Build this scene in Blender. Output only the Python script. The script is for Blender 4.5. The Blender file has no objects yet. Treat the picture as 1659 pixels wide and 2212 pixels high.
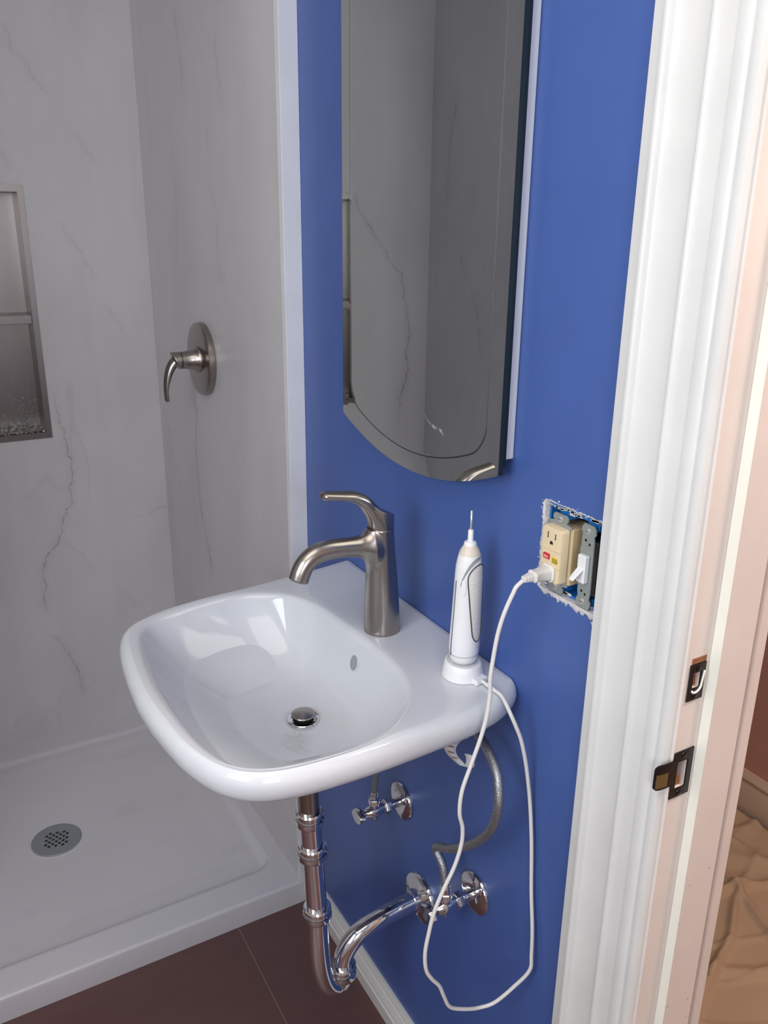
import bpy, bmesh, math, random
import numpy as np
from mathutils import Vector, Matrix, noise as mnoise
PI = math.pi
rnd = random.Random(7)
SC = bpy.context.scene
COL = SC.collection

# ------------------------------------------------------------------ camera
CAM = dict(loc=(-0.62341, -0.93665, 1.44195), yaw=0.52124, pitch=-0.33082, roll=0.01132, f=1808.79)
cd = bpy.data.cameras.new('camera'); cam = bpy.data.objects.new('camera', cd); COL.objects.link(cam)
_y, _p, _r = CAM['yaw'], CAM['pitch'], CAM['roll']
F = Vector((math.sin(_y)*math.cos(_p), math.cos(_y)*math.cos(_p), math.sin(_p)))
R = Vector((math.cos(_y), -math.sin(_y), 0)); U = R.cross(F)
R2 = R*math.cos(_r)+U*math.sin(_r); U2 = -R*math.sin(_r)+U*math.cos(_r)
M = Matrix((R2, U2, -F)).transposed().to_4x4(); M.translation = Vector(CAM['loc'])
cam.matrix_world = M
cd.sensor_fit = 'VERTICAL'; cd.sensor_height = 36.0; cd.lens = CAM['f']*36.0/2212.0
cd.clip_start = 0.02; cd.clip_end = 60
SC.camera = cam

# ------------------------------------------------------------------ world, lights, exposure
w = bpy.data.worlds.new('world'); SC.world = w; w.use_nodes = True
w.node_tree.nodes['Background'].inputs[0].default_value = (0.72, 0.84, 1.0, 1)
w.node_tree.nodes['Background'].inputs[1].default_value = 1.0

def area(name, loc, target, sx, sy, power, color, spread=PI):
    l = bpy.data.lights.new(name, 'AREA'); l.shape = 'RECTANGLE'; l.size = sx; l.size_y = sy
    l.energy = power; l.color = color; l.spread = spread
    o = bpy.data.objects.new(name, l); COL.objects.link(o); o.location = loc
    d = Vector(target)-Vector(loc)
    o.rotation_euler = d.to_track_quat('-Z', 'Y').to_euler()
    return o
# daylight coming through the bathroom window in the left wall, behind and left of the photographer
area('window_daylight', (-1.585, -0.85, 1.62), (0, -0.85, 1.62), 0.86, 0.86, 18.5, (0.88, 0.94, 1.0))
area('rear_shower_fill', (-1.0, -1.985, 1.50), (-.7, 0, 1.30), 0.62, 0.92, 11.5, (0.90, 0.94, 1.0))  # fill light added behind the camera to brighten the shower
# unseen warm bathroom ceiling light, widened to soften its reflection; warm lamp in the hall
area('bathroom_ceiling_wide_light', (-0.80, -0.75, 2.38), (-0.80, -0.75, 0), 1.1, 1.1, 9.0, (1.0, 0.90, 0.80))
area('hall_ceiling_lamp', (0.55, -1.0, 2.36), (0.55, -1.0, 0), 0.30, 0.30, 24.0, (1.0, 0.88, 0.77))

vs = SC.view_settings
SC.display_settings.display_device = 'sRGB'
vs.view_transform = 'Standard'; vs.look = 'None'; vs.exposure = 0.0; vs.gamma = 1.0; vs.use_curve_mapping = False
SC.cycles.use_denoising = True
SC.cycles.max_bounces = 10; SC.cycles.diffuse_bounces = 6; SC.cycles.glossy_bounces = 6
SC.cycles.caustics_reflective = False; SC.cycles.caustics_refractive = False
SC.cycles.sample_clamp_indirect = 6.0

# ------------------------------------------------------------------ materials
def srgb(r, g, b):
    def c(u):
        u /= 255.0
        return u/12.92 if u <= 0.04045 else ((u+0.055)/1.055)**2.4
    return (c(r), c(g), c(b), 1)

class NT:
    def __init__(s, name):
        s.m = bpy.data.materials.new(name); s.m.use_nodes = True
        s.t = s.m.node_tree; s.b = s.t.nodes['Principled BSDF']
    def n(s, typ, **kw):
        x = s.t.nodes.new(typ)
        for k, v in kw.items(): setattr(x, k, v)
        return x
    def l(s, a, b): s.t.links.new(a, b)
    def math(s, op, a, b=None, c=None, clamp=False):
        x = s.n('ShaderNodeMath', operation=op, use_clamp=clamp)
        for i, v in enumerate((a, b, c)):
            if v is None: continue
            if isinstance(v, (int, float)): x.inputs[i].default_value = v
            else: s.l(v, x.inputs[i])
        return x.outputs[0]
    def mix(s, fac, a, b, blend='MIX'):
        x = s.n('ShaderNodeMix', data_type='RGBA', blend_type=blend)
        for sock, v in ((x.inputs[0], fac), (x.inputs[6], a), (x.inputs[7], b)):
            if isinstance(v, (int, float)): sock.default_value = v
            elif isinstance(v, tuple): sock.default_value = v
            else: s.l(v, sock)
        return x.outputs[2]
    def coords(s, scale=(1, 1, 1), kind='Position'):
        if kind == 'Position': o = s.n('ShaderNodeNewGeometry').outputs['Position']
        else: o = s.n('ShaderNodeTexCoord').outputs[kind]
        mp = s.n('ShaderNodeMapping'); mp.inputs['Scale'].default_value = scale
        s.l(o, mp.inputs['Vector']); return mp.outputs[0]
    def noise(s, vec, scale, detail=3, rough=.5, dist=0):
        x = s.n('ShaderNodeTexNoise'); s.l(vec, x.inputs['Vector'])
        x.inputs['Scale'].default_value = scale; x.inputs['Detail'].default_value = detail
        x.inputs['Roughness'].default_value = rough; x.inputs['Distortion'].default_value = dist
        return x.outputs['Fac']
    def ramp(s, fac, stops):
        x = s.n('ShaderNodeValToRGB'); s.l(fac, x.inputs[0]); cr = x.color_ramp
        while len(cr.elements) < len(stops): cr.elements.new(0.5)
        for e, (p, c) in zip(cr.elements, stops):
            e.position = p; e.color = c if isinstance(c, tuple) else (c, c, c, 1)
        return x.outputs[0]
    def bump(s, h, strength, dist=0.001):
        x = s.n('ShaderNodeBump'); x.inputs['Strength'].default_value = strength; x.inputs['Distance'].default_value = dist
        s.l(h, x.inputs['Height']); s.l(x.outputs[0], s.b.inputs['Normal'])
    def set(s, **kw):
        for k, v in kw.items():
            s.b.inputs[k.replace('_', ' ')].default_value = v
        return s

def plain(name, col, rough=.5, metal=0., bump=None, spec=.5, coat=0.):
    s = NT(name); s.set(Base_Color=col, Roughness=rough, Metallic=metal)
    s.b.inputs['Specular IOR Level'].default_value = spec
    if coat: s.b.inputs['Coat Weight'].default_value = coat; s.b.inputs['Coat Roughness'].default_value = .05
    vec = s.coords()
    v = s.noise(vec, 14, 3)
    c = s.mix(s.ramp(v, [(.3, .0), (.7, 1.)]), tuple(x*.94 for x in col[:3])+(1,), col)
    s.l(c, s.b.inputs['Base Color'])
    if bump:
        s.bump(s.noise(vec, bump[0], 2), bump[1], bump[2] if len(bump) > 2 else .001)
    return s.m

MAT = {}
MAT['blue'] = plain('blue_wall_paint', srgb(71, 98, 164), .36, bump=(900, .12, .0004), spec=.45)
MAT['white_paint'] = plain('white_gloss_paint', srgb(222, 222, 220), .33, bump=(120, .08, .0008))
MAT['old_paint'] = plain('old_pinkish_paint', srgb(224, 213, 206), .45, bump=(60, .1, .001))
MAT['cream_paint'] = plain('cream_paint', srgb(238, 237, 226), .4, bump=(80, .1, .001))
MAT['room_white'] = plain('room_wall_paint', srgb(206, 202, 196), .6)
MAT['pvc'] = plain('white_vinyl_trim', srgb(226, 227, 231), .35)
MAT['hall_wall'] = plain('hall_wall_paint', srgb(196, 142, 124), .6)
MAT['hall_base'] = plain('hall_baseboard_paint', srgb(205, 176, 150), .5)
MAT['dark_wood'] = plain('dark_wood_floor', srgb(92, 46, 34), .35)
MAT['ceiling'] = plain('ceiling_paint', srgb(232, 230, 226), .8)
MAT['plastic_white'] = plain('white_plastic', srgb(236, 237, 239), .32)
MAT['plastic_dirty'] = plain('yellowed_plastic', srgb(222, 212, 196), .4)
MAT['rubber_grip'] = None
MAT['grey_plastic'] = plain('grey_plastic', srgb(150, 154, 160), .35)
MAT['dark_line'] = plain('dark_grey_rubber', srgb(70, 72, 74), .5)
MAT['cord'] = plain('white_cord_vinyl', srgb(228, 226, 222), .4)
MAT['ivory'] = plain('ivory_plastic', srgb(232, 213, 176), .42)
MAT['ivory_dark'] = plain('ivory_plastic_shell', srgb(206, 184, 142), .5)
MAT['slot'] = plain('slot_black', srgb(24, 20, 16), .7)
MAT['red'] = plain('red_button', srgb(196, 34, 56), .4)
MAT['yellow'] = plain('yellow_sticker', srgb(232, 204, 50), .5)
MAT['blue_box'] = plain('blue_electrical_plastic', srgb(28, 112, 188), .4)
MAT['plaster'] = plain('torn_plaster', srgb(205, 203, 204), .9, bump=(300, .8, .002))
MAT['black_plastic'] = plain('black_plastic', srgb(28, 30, 36), .45)
MAT['zinc'] = plain('zinc_steel', srgb(158, 164, 162), .45, .35, bump=(200, .15, .0006))
MAT['screw'] = plain('bright_steel', srgb(214, 214, 212), .3, .55)
MAT['chrome'] = plain('chrome', srgb(228, 228, 230), .055, 1.)
MAT['nickel'] = None
MAT['strike'] = plain('blackened_strike_metal', srgb(50, 46, 46), .3, .7, bump=(150, .3, .001))
MAT['brass'] = plain('worn_brass', srgb(150, 128, 88), .4, .8)
MAT['bare_wood'] = plain('bare_wood', srgb(150, 96, 60), .8, bump=(200, .8, .002))
MAT['rubber_black'] = plain('black_rubber', srgb(22, 22, 24), .3)
MAT['paper'] = plain('white_paper_tag', srgb(214, 214, 216), .7)
MAT['brown_print'] = plain('brown_print', srgb(150, 116, 88), .7)
MAT['grey_print'] = plain('grey_print', srgb(120, 124, 134), .7)
MAT['grate'] = plain('grey_drain_metal', srgb(150, 156, 160), .4, .3)

def nickel():
    s = NT('brushed_nickel'); s.set(Metallic=1.0, Roughness=.27)
    v = s.noise(s.coords((1, 1, 1)), 12, 1)
    c = s.mix(v, srgb(162, 155, 148), srgb(168, 161, 154)); s.l(c, s.b.inputs['Base Color'])
    return s.m
MAT['nickel'] = nickel()

def stainless():
    s = NT('brushed_stainless'); s.set(Metallic=1.0, Roughness=.3)
    v = s.noise(s.coords((5, 5, 700)), 1.0, 2)
    c = s.mix(v, srgb(146, 139, 137), srgb(156, 149, 147)); s.l(c, s.b.inputs['Base Color'])
    s.b.inputs['Anisotropic'].default_value = .5
    r = s.math('MULTIPLY_ADD', v, .04, .30); s.l(r, s.b.inputs['Roughness'])
    return s.m
MAT['stainless'] = stainless()
def wet_steel():
    s = NT('wet_steel_reflections'); s.set(Metallic=1.0, Roughness=.2)
    x = s.n('ShaderNodeTexVoronoi'); s.l(s.coords((110, 60, 110)), x.inputs['Vector']); x.inputs['Scale'].default_value = 1
    c = s.ramp(x.outputs['Distance'], [(.15, srgb(200, 200, 190)), (.55, srgb(60, 58, 54))]); s.l(c, s.b.inputs['Base Color'])  # reflections in the wet steel painted as light and dark spots
    s.bump(x.outputs['Distance'], .9, .004)
    return s.m
MAT['wet_steel'] = wet_steel()
def grip():
    s = NT('ribbed_white_rubber'); s.set(Roughness=.5)
    wv = s.n('ShaderNodeTexWave'); wv.bands_direction = 'Z'; s.l(s.coords(), wv.inputs['Vector'])
    wv.inputs['Scale'].default_value = 110; wv.inputs['Distortion'].default_value = 1.5
    c = s.mix(wv.outputs['Fac'], srgb(216, 212, 204), srgb(234, 231, 226)); s.l(c, s.b.inputs['Base Color'])
    s.bump(wv.outputs['Fac'], .5, .0006)
    return s.m
MAT['rubber_grip'] = grip()
def braid():
    s = NT('braided_steel_hose'); s.set(Metallic=.9, Roughness=.35)
    ck = s.n('ShaderNodeTexVoronoi'); s.l(s.coords((900, 900, 900)), ck.inputs['Vector']); ck.inputs['Scale'].default_value = 1
    c = s.ramp(ck.outputs['Distance'], [(.1, srgb(205, 206, 208)), (.85, srgb(120, 123, 130))]); s.l(c, s.b.inputs['Base Color'])
    s.bump(ck.outputs['Distance'], .6, .0006)
    return s.m
MAT['braid'] = braid()
def mirror_mat():
    s = NT('mirror_glass'); s.set(Metallic=1.0, Roughness=.008)
    v = s.noise(s.coords((1, 2, 1)), 6, 2)
    c = s.mix(v, (.86, .91, .865, 1), (.91, .96, .915, 1)); s.l(c, s.b.inputs['Base Color'])
    return s.m
MAT['mirror'] = mirror_mat()
def smudge_mat():
    s = NT('greasy_smudge'); s.set(Base_Color=srgb(225, 228, 225), Roughness=.8)
    a = s.ramp(s.noise(s.coords(), 180, 4, .7), [(.4, .0), (.7, .55)]); s.l(a, s.b.inputs['Alpha'])
    return s.m
MAT['smudge'] = smudge_mat()
MAT['mirror_edge'] = plain('dark_green_glass_edge', srgb(32, 42, 44), .1)
MAT['groove'] = plain('mirror_groove_dark', srgb(44, 52, 50), .45)
def glass():
    s = NT('window_glass'); s.set(Base_Color=(1, 1, 1, 1), Roughness=0.0); s.b.inputs['Transmission Weight'].default_value = 1.0
    s.b.inputs['IOR'].default_value = 1.45
    return s.m
MAT['glass'] = glass()

GR = [(-.238, -.032, .783, .015), (-.244, -.052, .785, .011), (-.243, -.067, .789, .008), (-.258, -.092, .80, .011), (-.268, -.097, .80, .010)]
def porcelain():
    s = NT('white_porcelain'); s.set(Roughness=.07); s.b.inputs['Specular IOR Level'].default_value = .55
    pos = s.n('ShaderNodeNewGeometry').outputs['Position']
    base = s.mix(s.noise(s.coords(), 8, 2), srgb(205, 209, 215), srgb(211, 214, 219))
    # grime left near the drain
    mask = None
    for (cx, cy, cz, r) in GR:
        d = s.n('ShaderNodeVectorMath', operation='DISTANCE'); s.l(pos, d.inputs[0]); d.inputs[1].default_value = (cx, cy, cz)
        f = s.math('SUBTRACT', 1.0, s.math('DIVIDE', d.outputs['Value'], r*1.7), clamp=True)
        mask = f if mask is None else s.math('MAXIMUM', mask, f)
    nz = s.noise(s.coords((1, 1, 1)), 120, 4, .7)
    m = s.math('MULTIPLY', s.math('POWER', mask, .6), s.ramp(nz, [(.52, 0.), (.66, 1.)]))
    m2 = s.math('MAXIMUM', s.math('MULTIPLY', m, .6), s.math('MULTIPLY', mask, .20))
    s.l(s.mix(m2, base, srgb(104, 92, 84)), s.b.inputs['Base Color'])
    return s.m
MAT['porcelain'] = porcelain()

def pan_mat():
    s = NT('white_acrylic'); s.set(Roughness=.28)
    base = s.mix(s.noise(s.coords(), 5, 3), srgb(208, 207, 212), srgb(215, 214, 219))
    st = s.ramp(s.noise(s.coords((1.6, 3, 1)), 3.6, 3), [(.62, 0.), (.74, .22)])
    s.l(s.mix(st, base, srgb(168, 168, 176)), s.b.inputs['Base Color'])
    return s.m
MAT['acrylic'] = pan_mat()

def marble(name, axes, veins, seed):
    """veins: list of (points[(u, z)...], strength, width) that run mostly vertically: u is given as a curve over z."""
    s = NT(name); s.set(Roughness=.3); s.b.inputs['Specular IOR Level'].default_value = .45
    pos = s.n('ShaderNodeNewGeometry').outputs['Position']
    sep = s.n('ShaderNodeSeparateXYZ'); s.l(pos, sep.inputs[0])
    u = sep.outputs[axes]; z = sep.outputs['Z']
    v1 = s.noise(s.coords((1.2, 1.2, .8)), 3, 5, .6)
    base = s.mix(s.ramp(v1, [(.35, 0.), (.65, 1.)]), srgb(198, 196, 198), srgb(207, 205, 207))
    # broad soft clouds running down the slab
    v2 = s.noise(s.coords((9, 9, .9)), 1.0, 4, .55, .6)
    base = s.mix(s.math('MULTIPLY', s.ramp(v2, [(.5, 0.), (.75, 1.)]), .22), base, srgb(178, 173, 173))
    jag = s.math('MULTIPLY_ADD', s.noise(s.coords(), 45, 4, .7), .030, -.015)
    jag2 = s.math('MULTIPLY_ADD', s.noise(s.coords((1, 1, .6)), 8, 2, .5), .03, -.015)
    uj = s.math('ADD', u, s.math('ADD', jag, jag2))
    dens = s.noise(s.coords(), 22, 3, .6)
    total = None
    for pts, st, wd in veins:
        st *= .55 if st < .8 else .75
        pts = sorted(pts, key=lambda q: q[1])
        z0, z1 = pts[0][1], pts[-1][1]; us = [q[0] for q in pts]; u0, u1 = min(us), max(us)
        du = max(u1-u0, .001)
        zz = s.math('DIVIDE', s.math('SUBTRACT', z, z0), z1-z0)
        fc = s.n('ShaderNodeFloatCurve'); s.l(zz, fc.inputs['Value']); cm = fc.mapping; c = cm.curves[0]
        pp = [((q[1]-z0)/(z1-z0), (q[0]-u0)/du) for q in pts]
        c.points[0].location = pp[0]; c.points[1].location = pp[-1]
        for q in pp[1:-1]: c.points.new(q[0], q[1])
        for k in c.points: k.handle_type = 'VECTOR'
        cm.update()
        uc = s.math('MULTIPLY_ADD', fc.outputs[0], du, u0)
        d = s.math('ABSOLUTE', s.math('SUBTRACT', uj, uc))
        f = s.math('SUBTRACT', 1.0, s.math('DIVIDE', d, wd), clamp=True)
        halo = s.math('MULTIPLY', s.math('SUBTRACT', 1.0, s.math('DIVIDE', d, wd*9), clamp=True), .16)
        e = s.math('MULTIPLY', s.math('MULTIPLY', s.math('MULTIPLY', zz, 14.0, clamp=True), s.math('MULTIPLY', s.math('SUBTRACT', 1.0, zz), 14.0, clamp=True)), st)
        f = s.math('MULTIPLY', s.math('MAXIMUM', f, halo), e)
        total = f if total is None else s.math('MAXIMUM', total, f)
    tot = s.math('MULTIPLY', total, s.ramp(dens, [(.32, .25), (.55, 1.)]))
    # faint diagonal hairlines everywhere
    vn = s.noise(s.coords((2.2, 2.2, 1.0)), 1.2, 3, .5, .3)
    hl = s.math('SUBTRACT', 1.0, s.math('MULTIPLY', s.math('ABSOLUTE', s.math('SUBTRACT', vn, .5)), 110.0), clamp=True)
    gate = s.ramp(s.noise(s.coords(), 2.3+seed*.1, 2), [(.52, 0.), (.66, 1.)])
    tot = s.math('MAXIMUM', tot, s.math('MULTIPLY', s.math('MULTIPLY', hl, gate), .10))
    s.l(s.mix(tot, base, srgb(96, 86, 82)), s.b.inputs['Base Color'])
    return s.m
VB = [([(-.239, 1.448), (-.233, 1.421), (-.195, 1.356), (-.181, 1.328), (-.163, 1.296)], .6, .0016),
      ([(-.146, 1.242), (-.136, 1.212), (-.119, 1.182), (-.114, 1.163)], .5, .0014),
      ([(-.311, 1.060), (-.295, 1.032), (-.298, .992), (-.292, .934), (-.286, .867), (-.280, .842), (-.282, .800), (-.293, .767), (-.292, .724), (-.306, .707), (-.319, .666), (-.330, .628), (-.369, .581), (-.386, .548), (-.386, .498), (-.391, .447), (-.377, .408)], .9, .0022),
      ([(-.384, .357), (-.355, .306), (-.343, .268), (-.329, .234), (-.321, .191), (-.316, .144)], .8, .002),
      ([(-.325, .622), (-.280, .582), (-.257, .536), (-.234, .514)], .4, .002),
      ([(-.185, .455), (-.140, .375)], .4, .002), ([(-.496, .118), (-.527, .063)], .5, .002),
      ([(-.313, 1.869), (-.306, 1.806), (-.276, 1.776), (-.268, 1.747), (-.233, 1.713)], .4, .003),
      ([(-.184, 1.646), (-.166, 1.620), (-.141, 1.578)], .5, .0015),
      ([(-.355, 1.599), (-.346, 1.573), (-.335, 1.545)], .4, .002),
      ([(-.645, 1.554), (-.638, 1.51), (-.646, 1.479), (-.684, 1.435), (-.732, 1.37), (-.764, 1.323), (-.789, 1.302), (-.817, 1.177), (-.826, 1.12), (-.814, 1.063), (-.821, 1.005), (-.798, .933), (-.781, .829)], .9, .0024)]
VS = [([(.984, 1.872), (.978, 1.829), (.972, 1.772), (.954, 1.737), (.971, 1.692)], .6, .004),
      ([(.733, 1.796), (.752, 1.741), (.730, 1.684), (.707, 1.648)], .5, .004),
      ([(.824, 1.632), (.811, 1.575), (.822, 1.509), (.787, 1.467), (.792, 1.381), (.764, 1.307)], .55, .004),
      ([(1.051, 1.540), (1.089, 1.354), (1.138, 1.308)], .5, .004),
      ([(1.013, 1.051), (1.001, 1.004), (1.033, .936), (1.032, .865), (1.025, .790), (1.000, .724), (.968, .664), (.955, .594)], .95, .004),
      ([(1.264, .927), (1.256, .852), (1.236, .792)], .7, .004),
      ([(.472, 1.047), (.455, 1.037), (.450, 1.021), (.451, 1.004)], .6, .003)]
VL = [([(1.211, 1.814), (1.215, 1.745), (1.239, 1.687), (1.24, 1.626), (1.243, 1.489)], .7, .004),
      ([(1.176, 1.374), (1.123, 1.299), (1.07, 1.199), (1.059, 1.121), (1.037, 1.071)], .7, .004)]
MAT['marble_back'] = marble('marble_panel_back', 'X', VB, 1)
MAT['marble_side'] = marble('marble_panel_side', 'Y', VS, 2)
MAT['marble_left'] = marble('marble_panel_left', 'Y', VL, 3)

def tile_mat():
    s = NT('brown_porcelain_tile'); s.set(Roughness=.38)
    v = s.noise(s.coords((1, 3, 1)), 9, 4)
    s.l(s.mix(v, srgb(92, 64, 62), srgb(106, 76, 73)), s.b.inputs['Base Color']); return s.m
MAT['tile'] = tile_mat()
MAT['grout'] = plain('light_grout', srgb(150, 130, 124), .8)
def cloth_mat():
    s = NT('tan_canvas'); s.set(Roughness=.9)
    v = s.noise(s.coords(), 4, 4); v2 = s.noise(s.coords((300, 300, 300)), 1, 2)
    c = s.mix(v, srgb(166, 138, 112), srgb(186, 160, 132)); s.l(c, s.b.inputs['Base Color']); s.bump(v2, .2, .0008); return s.m
MAT['cloth'] = cloth_mat()

# ------------------------------------------------------------------ mesh helpers
class MB:
    """collects geometry in world coordinates and links it as one mesh object"""
    def __init__(s): s.v = []; s.f = []; s.mi = []; s.cur = 0
    def face(s, idx): s.f.append(tuple(idx)); s.mi.append(s.cur)
    def box(s, x0, x1, y0, y1, z0, z1):
        x0, x1 = min(x0, x1), max(x0, x1); y0, y1 = min(y0, y1), max(y0, y1); z0, z1 = min(z0, z1), max(z0, z1)
        b = len(s.v)
        s.v += [(x, y, z) for x in (x0, x1) for y in (y0, y1) for z in (z0, z1)]
        for q in ((0, 1, 3, 2), (4, 6, 7, 5), (0, 4, 5, 1), (2, 3, 7, 6), (0, 2, 6, 4), (1, 5, 7, 3)): s.face([b+i for i in q])
        return s
    def loft(s, rings, closed=True, cap0=True, cap1=True):
        n = len(rings[0]); b = len(s.v)
        for r in rings: s.v += [tuple(p) for p in r]
        for k in range(len(rings)-1):
            for i in range(n if closed else n-1):
                j = (i+1) % n
                s.face([b+k*n+i, b+k*n+j, b+(k+1)*n+j, b+(k+1)*n+i])
        if closed and cap0: s.face([b+i for i in range(n)][::-1])
        if closed and cap1: s.face([b+(len(rings)-1)*n+i for i in range(n)])
        return s
    def lathe(s, origin, axis, prof, n=32, cap=True):
        o = Vector(origin); a = Vector(axis).normalized()
        t = Vector((0, 0, 1)) if abs(a.z) < .9 else Vector((1, 0, 0))
        e1 = a.cross(t).normalized(); e2 = a.cross(e1)
        rings = [[o+a*h+(e1*math.cos(2*PI*i/n)+e2*math.sin(2*PI*i/n))*max(r, 1e-5) for i in range(n)] for r, h in prof]
        return s.loft(rings, True, cap, cap)
    def tube(s, pts, rad, n=14, flat=1.0, up=None, cap=True):
        P = [Vector(p) for p in pts]; m = len(P)
        rings = []; prev = None
        for i, p in enumerate(P):
            t = (P[min(i+1, m-1)]-P[max(i-1, 0)]).normalized()
            if prev is None:
                ref = Vector(up) if up else (Vector((0, 0, 1)) if abs(t.z) < .9 else Vector((1, 0, 0)))
                e1 = (ref-t*ref.dot(t)).normalized()
            else: e1 = (prev-t*prev.dot(t)).normalized()
            prev = e1; e2 = t.cross(e1)
            r = rad(i/(m-1)) if callable(rad) else rad
            ra, rb = (r if isinstance(r, tuple) else (r, r*flat))
            rings.append([p+e1*math.cos(2*PI*k/n)*ra+e2*math.sin(2*PI*k/n)*rb for k in range(n)])
        return s.loft(rings, True, cap, cap)
    def prism(s, outline, d0, d1, plane='yz'):
        """outline in a plane, extruded between d0 and d1 along the remaining axis"""
        def mk(a, b, d):
            return {'yz': (d, a, b), 'xz': (a, d, b), 'xy': (a, b, d)}[plane]
        return s.loft([[mk(a, b, d0) for a, b in outline], [mk(a, b, d1) for a, b in outline]])
    def build(s, name, mat, parent=None, smooth=None, bevel=0, seg=2, sub=0, fix=True):
        me = bpy.data.meshes.new(name)
        org = Vector(parent['_o']) if parent is not None else Vector((0, 0, 0))
        me.from_pydata([tuple(Vector(v)-org) for v in s.v], [], s.f)
        mats = mat if isinstance(mat, list) else [mat]
        for m in mats: me.materials.append(MAT[m])
        if len(mats) > 1: me.polygons.foreach_set('material_index', s.mi)
        if fix:
            bm = bmesh.new(); bm.from_mesh(me); bmesh.ops.recalc_face_normals(bm, faces=bm.faces); bm.to_mesh(me); bm.free()
        if smooth is not None:
            me.shade_smooth() if smooth is True else me.set_sharp_from_angle(angle=math.radians(smooth))
            if smooth is not True:
                for pl in me.polygons: pl.use_smooth = True
        ob = bpy.data.objects.new(name, me); COL.objects.link(ob)
        if parent is not None:
            ob.parent = parent; ob['_o'] = parent['_o']
        else: ob['_o'] = (0.0, 0.0, 0.0)
        if bevel:
            md = ob.modifiers.new('bevel', 'BEVEL'); md.width = bevel; md.segments = seg; md.limit_method = 'ANGLE'; md.angle_limit = math.radians(40)
            md.harden_normals = True
            for pl in me.polygons: pl.use_smooth = True
            me.set_sharp_from_angle(angle=math.radians(40))
        if sub:
            md = ob.modifiers.new('sub', 'SUBSURF'); md.levels = sub; md.render_levels = sub
        return ob

def empty(name, loc, label=None, cat=None, group=None, kind=None):
    o = bpy.data.objects.new(name, None); COL.objects.link(o); o.location = loc; o['_o'] = tuple(float(c) for c in loc)
    o.empty_display_size = .05
    tag(o, label, cat, group, kind); return o
def tag(o, label=None, cat=None, group=None, kind=None):
    if label: o['label'] = label
    if cat: o['category'] = cat
    if group: o['group'] = group
    if kind: o['kind'] = kind
    return o
def struct(o, label=None): return tag(o, label, None, None, 'structure')

def catmull(pts, n=8):
    P = [Vector(p) for p in pts]; P = [P[0]*2-P[1]]+P+[P[-1]*2-P[-2]]; out = []
    for i in range(1, len(P)-2):
        a, b, c, d = P[i-1:i+3]
        for k in range(n):
            t = k/n
            out.append(.5*((2*b)+(c-a)*t+(2*a-5*b+4*c-d)*t*t+(3*b-a-3*c+d)*t**3))
    out.append(P[-2]); return out

def grid_slab(mb, us, vs_, holes, mk):
    """boxes over a grid with rectangular holes; mk(u0,u1,v0,v1) adds one box"""
    U_ = sorted(set(us+[h[0] for h in holes]+[h[1] for h in holes])); V_ = sorted(set(vs_+[h[2] for h in holes]+[h[3] for h in holes]))
    for i in range(len(U_)-1):
        for j in range(len(V_)-1):
            cu, cv = (U_[i]+U_[i+1])/2, (V_[j]+V_[j+1])/2
            if any(h[0] < cu < h[1] and h[2] < cv < h[3] for h in holes): continue
            mk(U_[i], U_[i+1], V_[j], V_[j+1])

def evaluated(ob, mods):
    """apply modifiers by evaluating; keeps the object"""
    for t, kw in mods:
        md = ob.modifiers.new(t.lower(), t)
        for k, v in kw.items(): setattr(md, k, v)
    dg = bpy.context.evaluated_depsgraph_get(); dg.update()
    me = bpy.data.meshes.new_from_object(ob.evaluated_get(dg), depsgraph=dg)
    ob.modifiers.clear(); mats = [m for m in ob.data.materials]
    ob.data = me
    if not me.materials:
        for m in mats: me.materials.append(m)
    me.shade_smooth()
    return ob

# ---- blended solids: a signed distance function is polygonised and its vertices pulled onto the surface
def smin(a, b, k):
    h = np.clip(.5+.5*(b-a)/k, 0, 1)
    return b*(1-h)+a*h-k*h*(1-h)
def sd_tube(P, pts, rn, ry, y0):
    """tube along points in the plane y=y0; rn(t) in-plane radius, ry(t) radius across the plane"""
    best = None; n = len(pts)-1
    L = [0.0]
    for a, b in zip(pts, pts[1:]): L.append(L[-1]+(Vector(b)-Vector(a)).length)
    for i in range(n):
        ax, az = pts[i][0], pts[i][2]; bx, bz = pts[i+1][0], pts[i+1][2]; ex, ez = bx-ax, bz-az; l2 = ex*ex+ez*ez
        t = ((P[0]-ax)*ex+(P[2]-az)*ez)/l2
        t = np.clip(t, 0, 1); s = (L[i]+t*(L[i+1]-L[i]))/L[-1]
        dn = np.hypot(P[0]-ax-t*ex, P[2]-az-t*ez); a_, b_ = rn(s), ry(s)
        d = (np.sqrt((dn/a_)**2+((P[1]-y0)/b_)**2)-1)*np.minimum(a_, b_)
        best = d if best is None else np.minimum(best, d)
    return best
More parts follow.
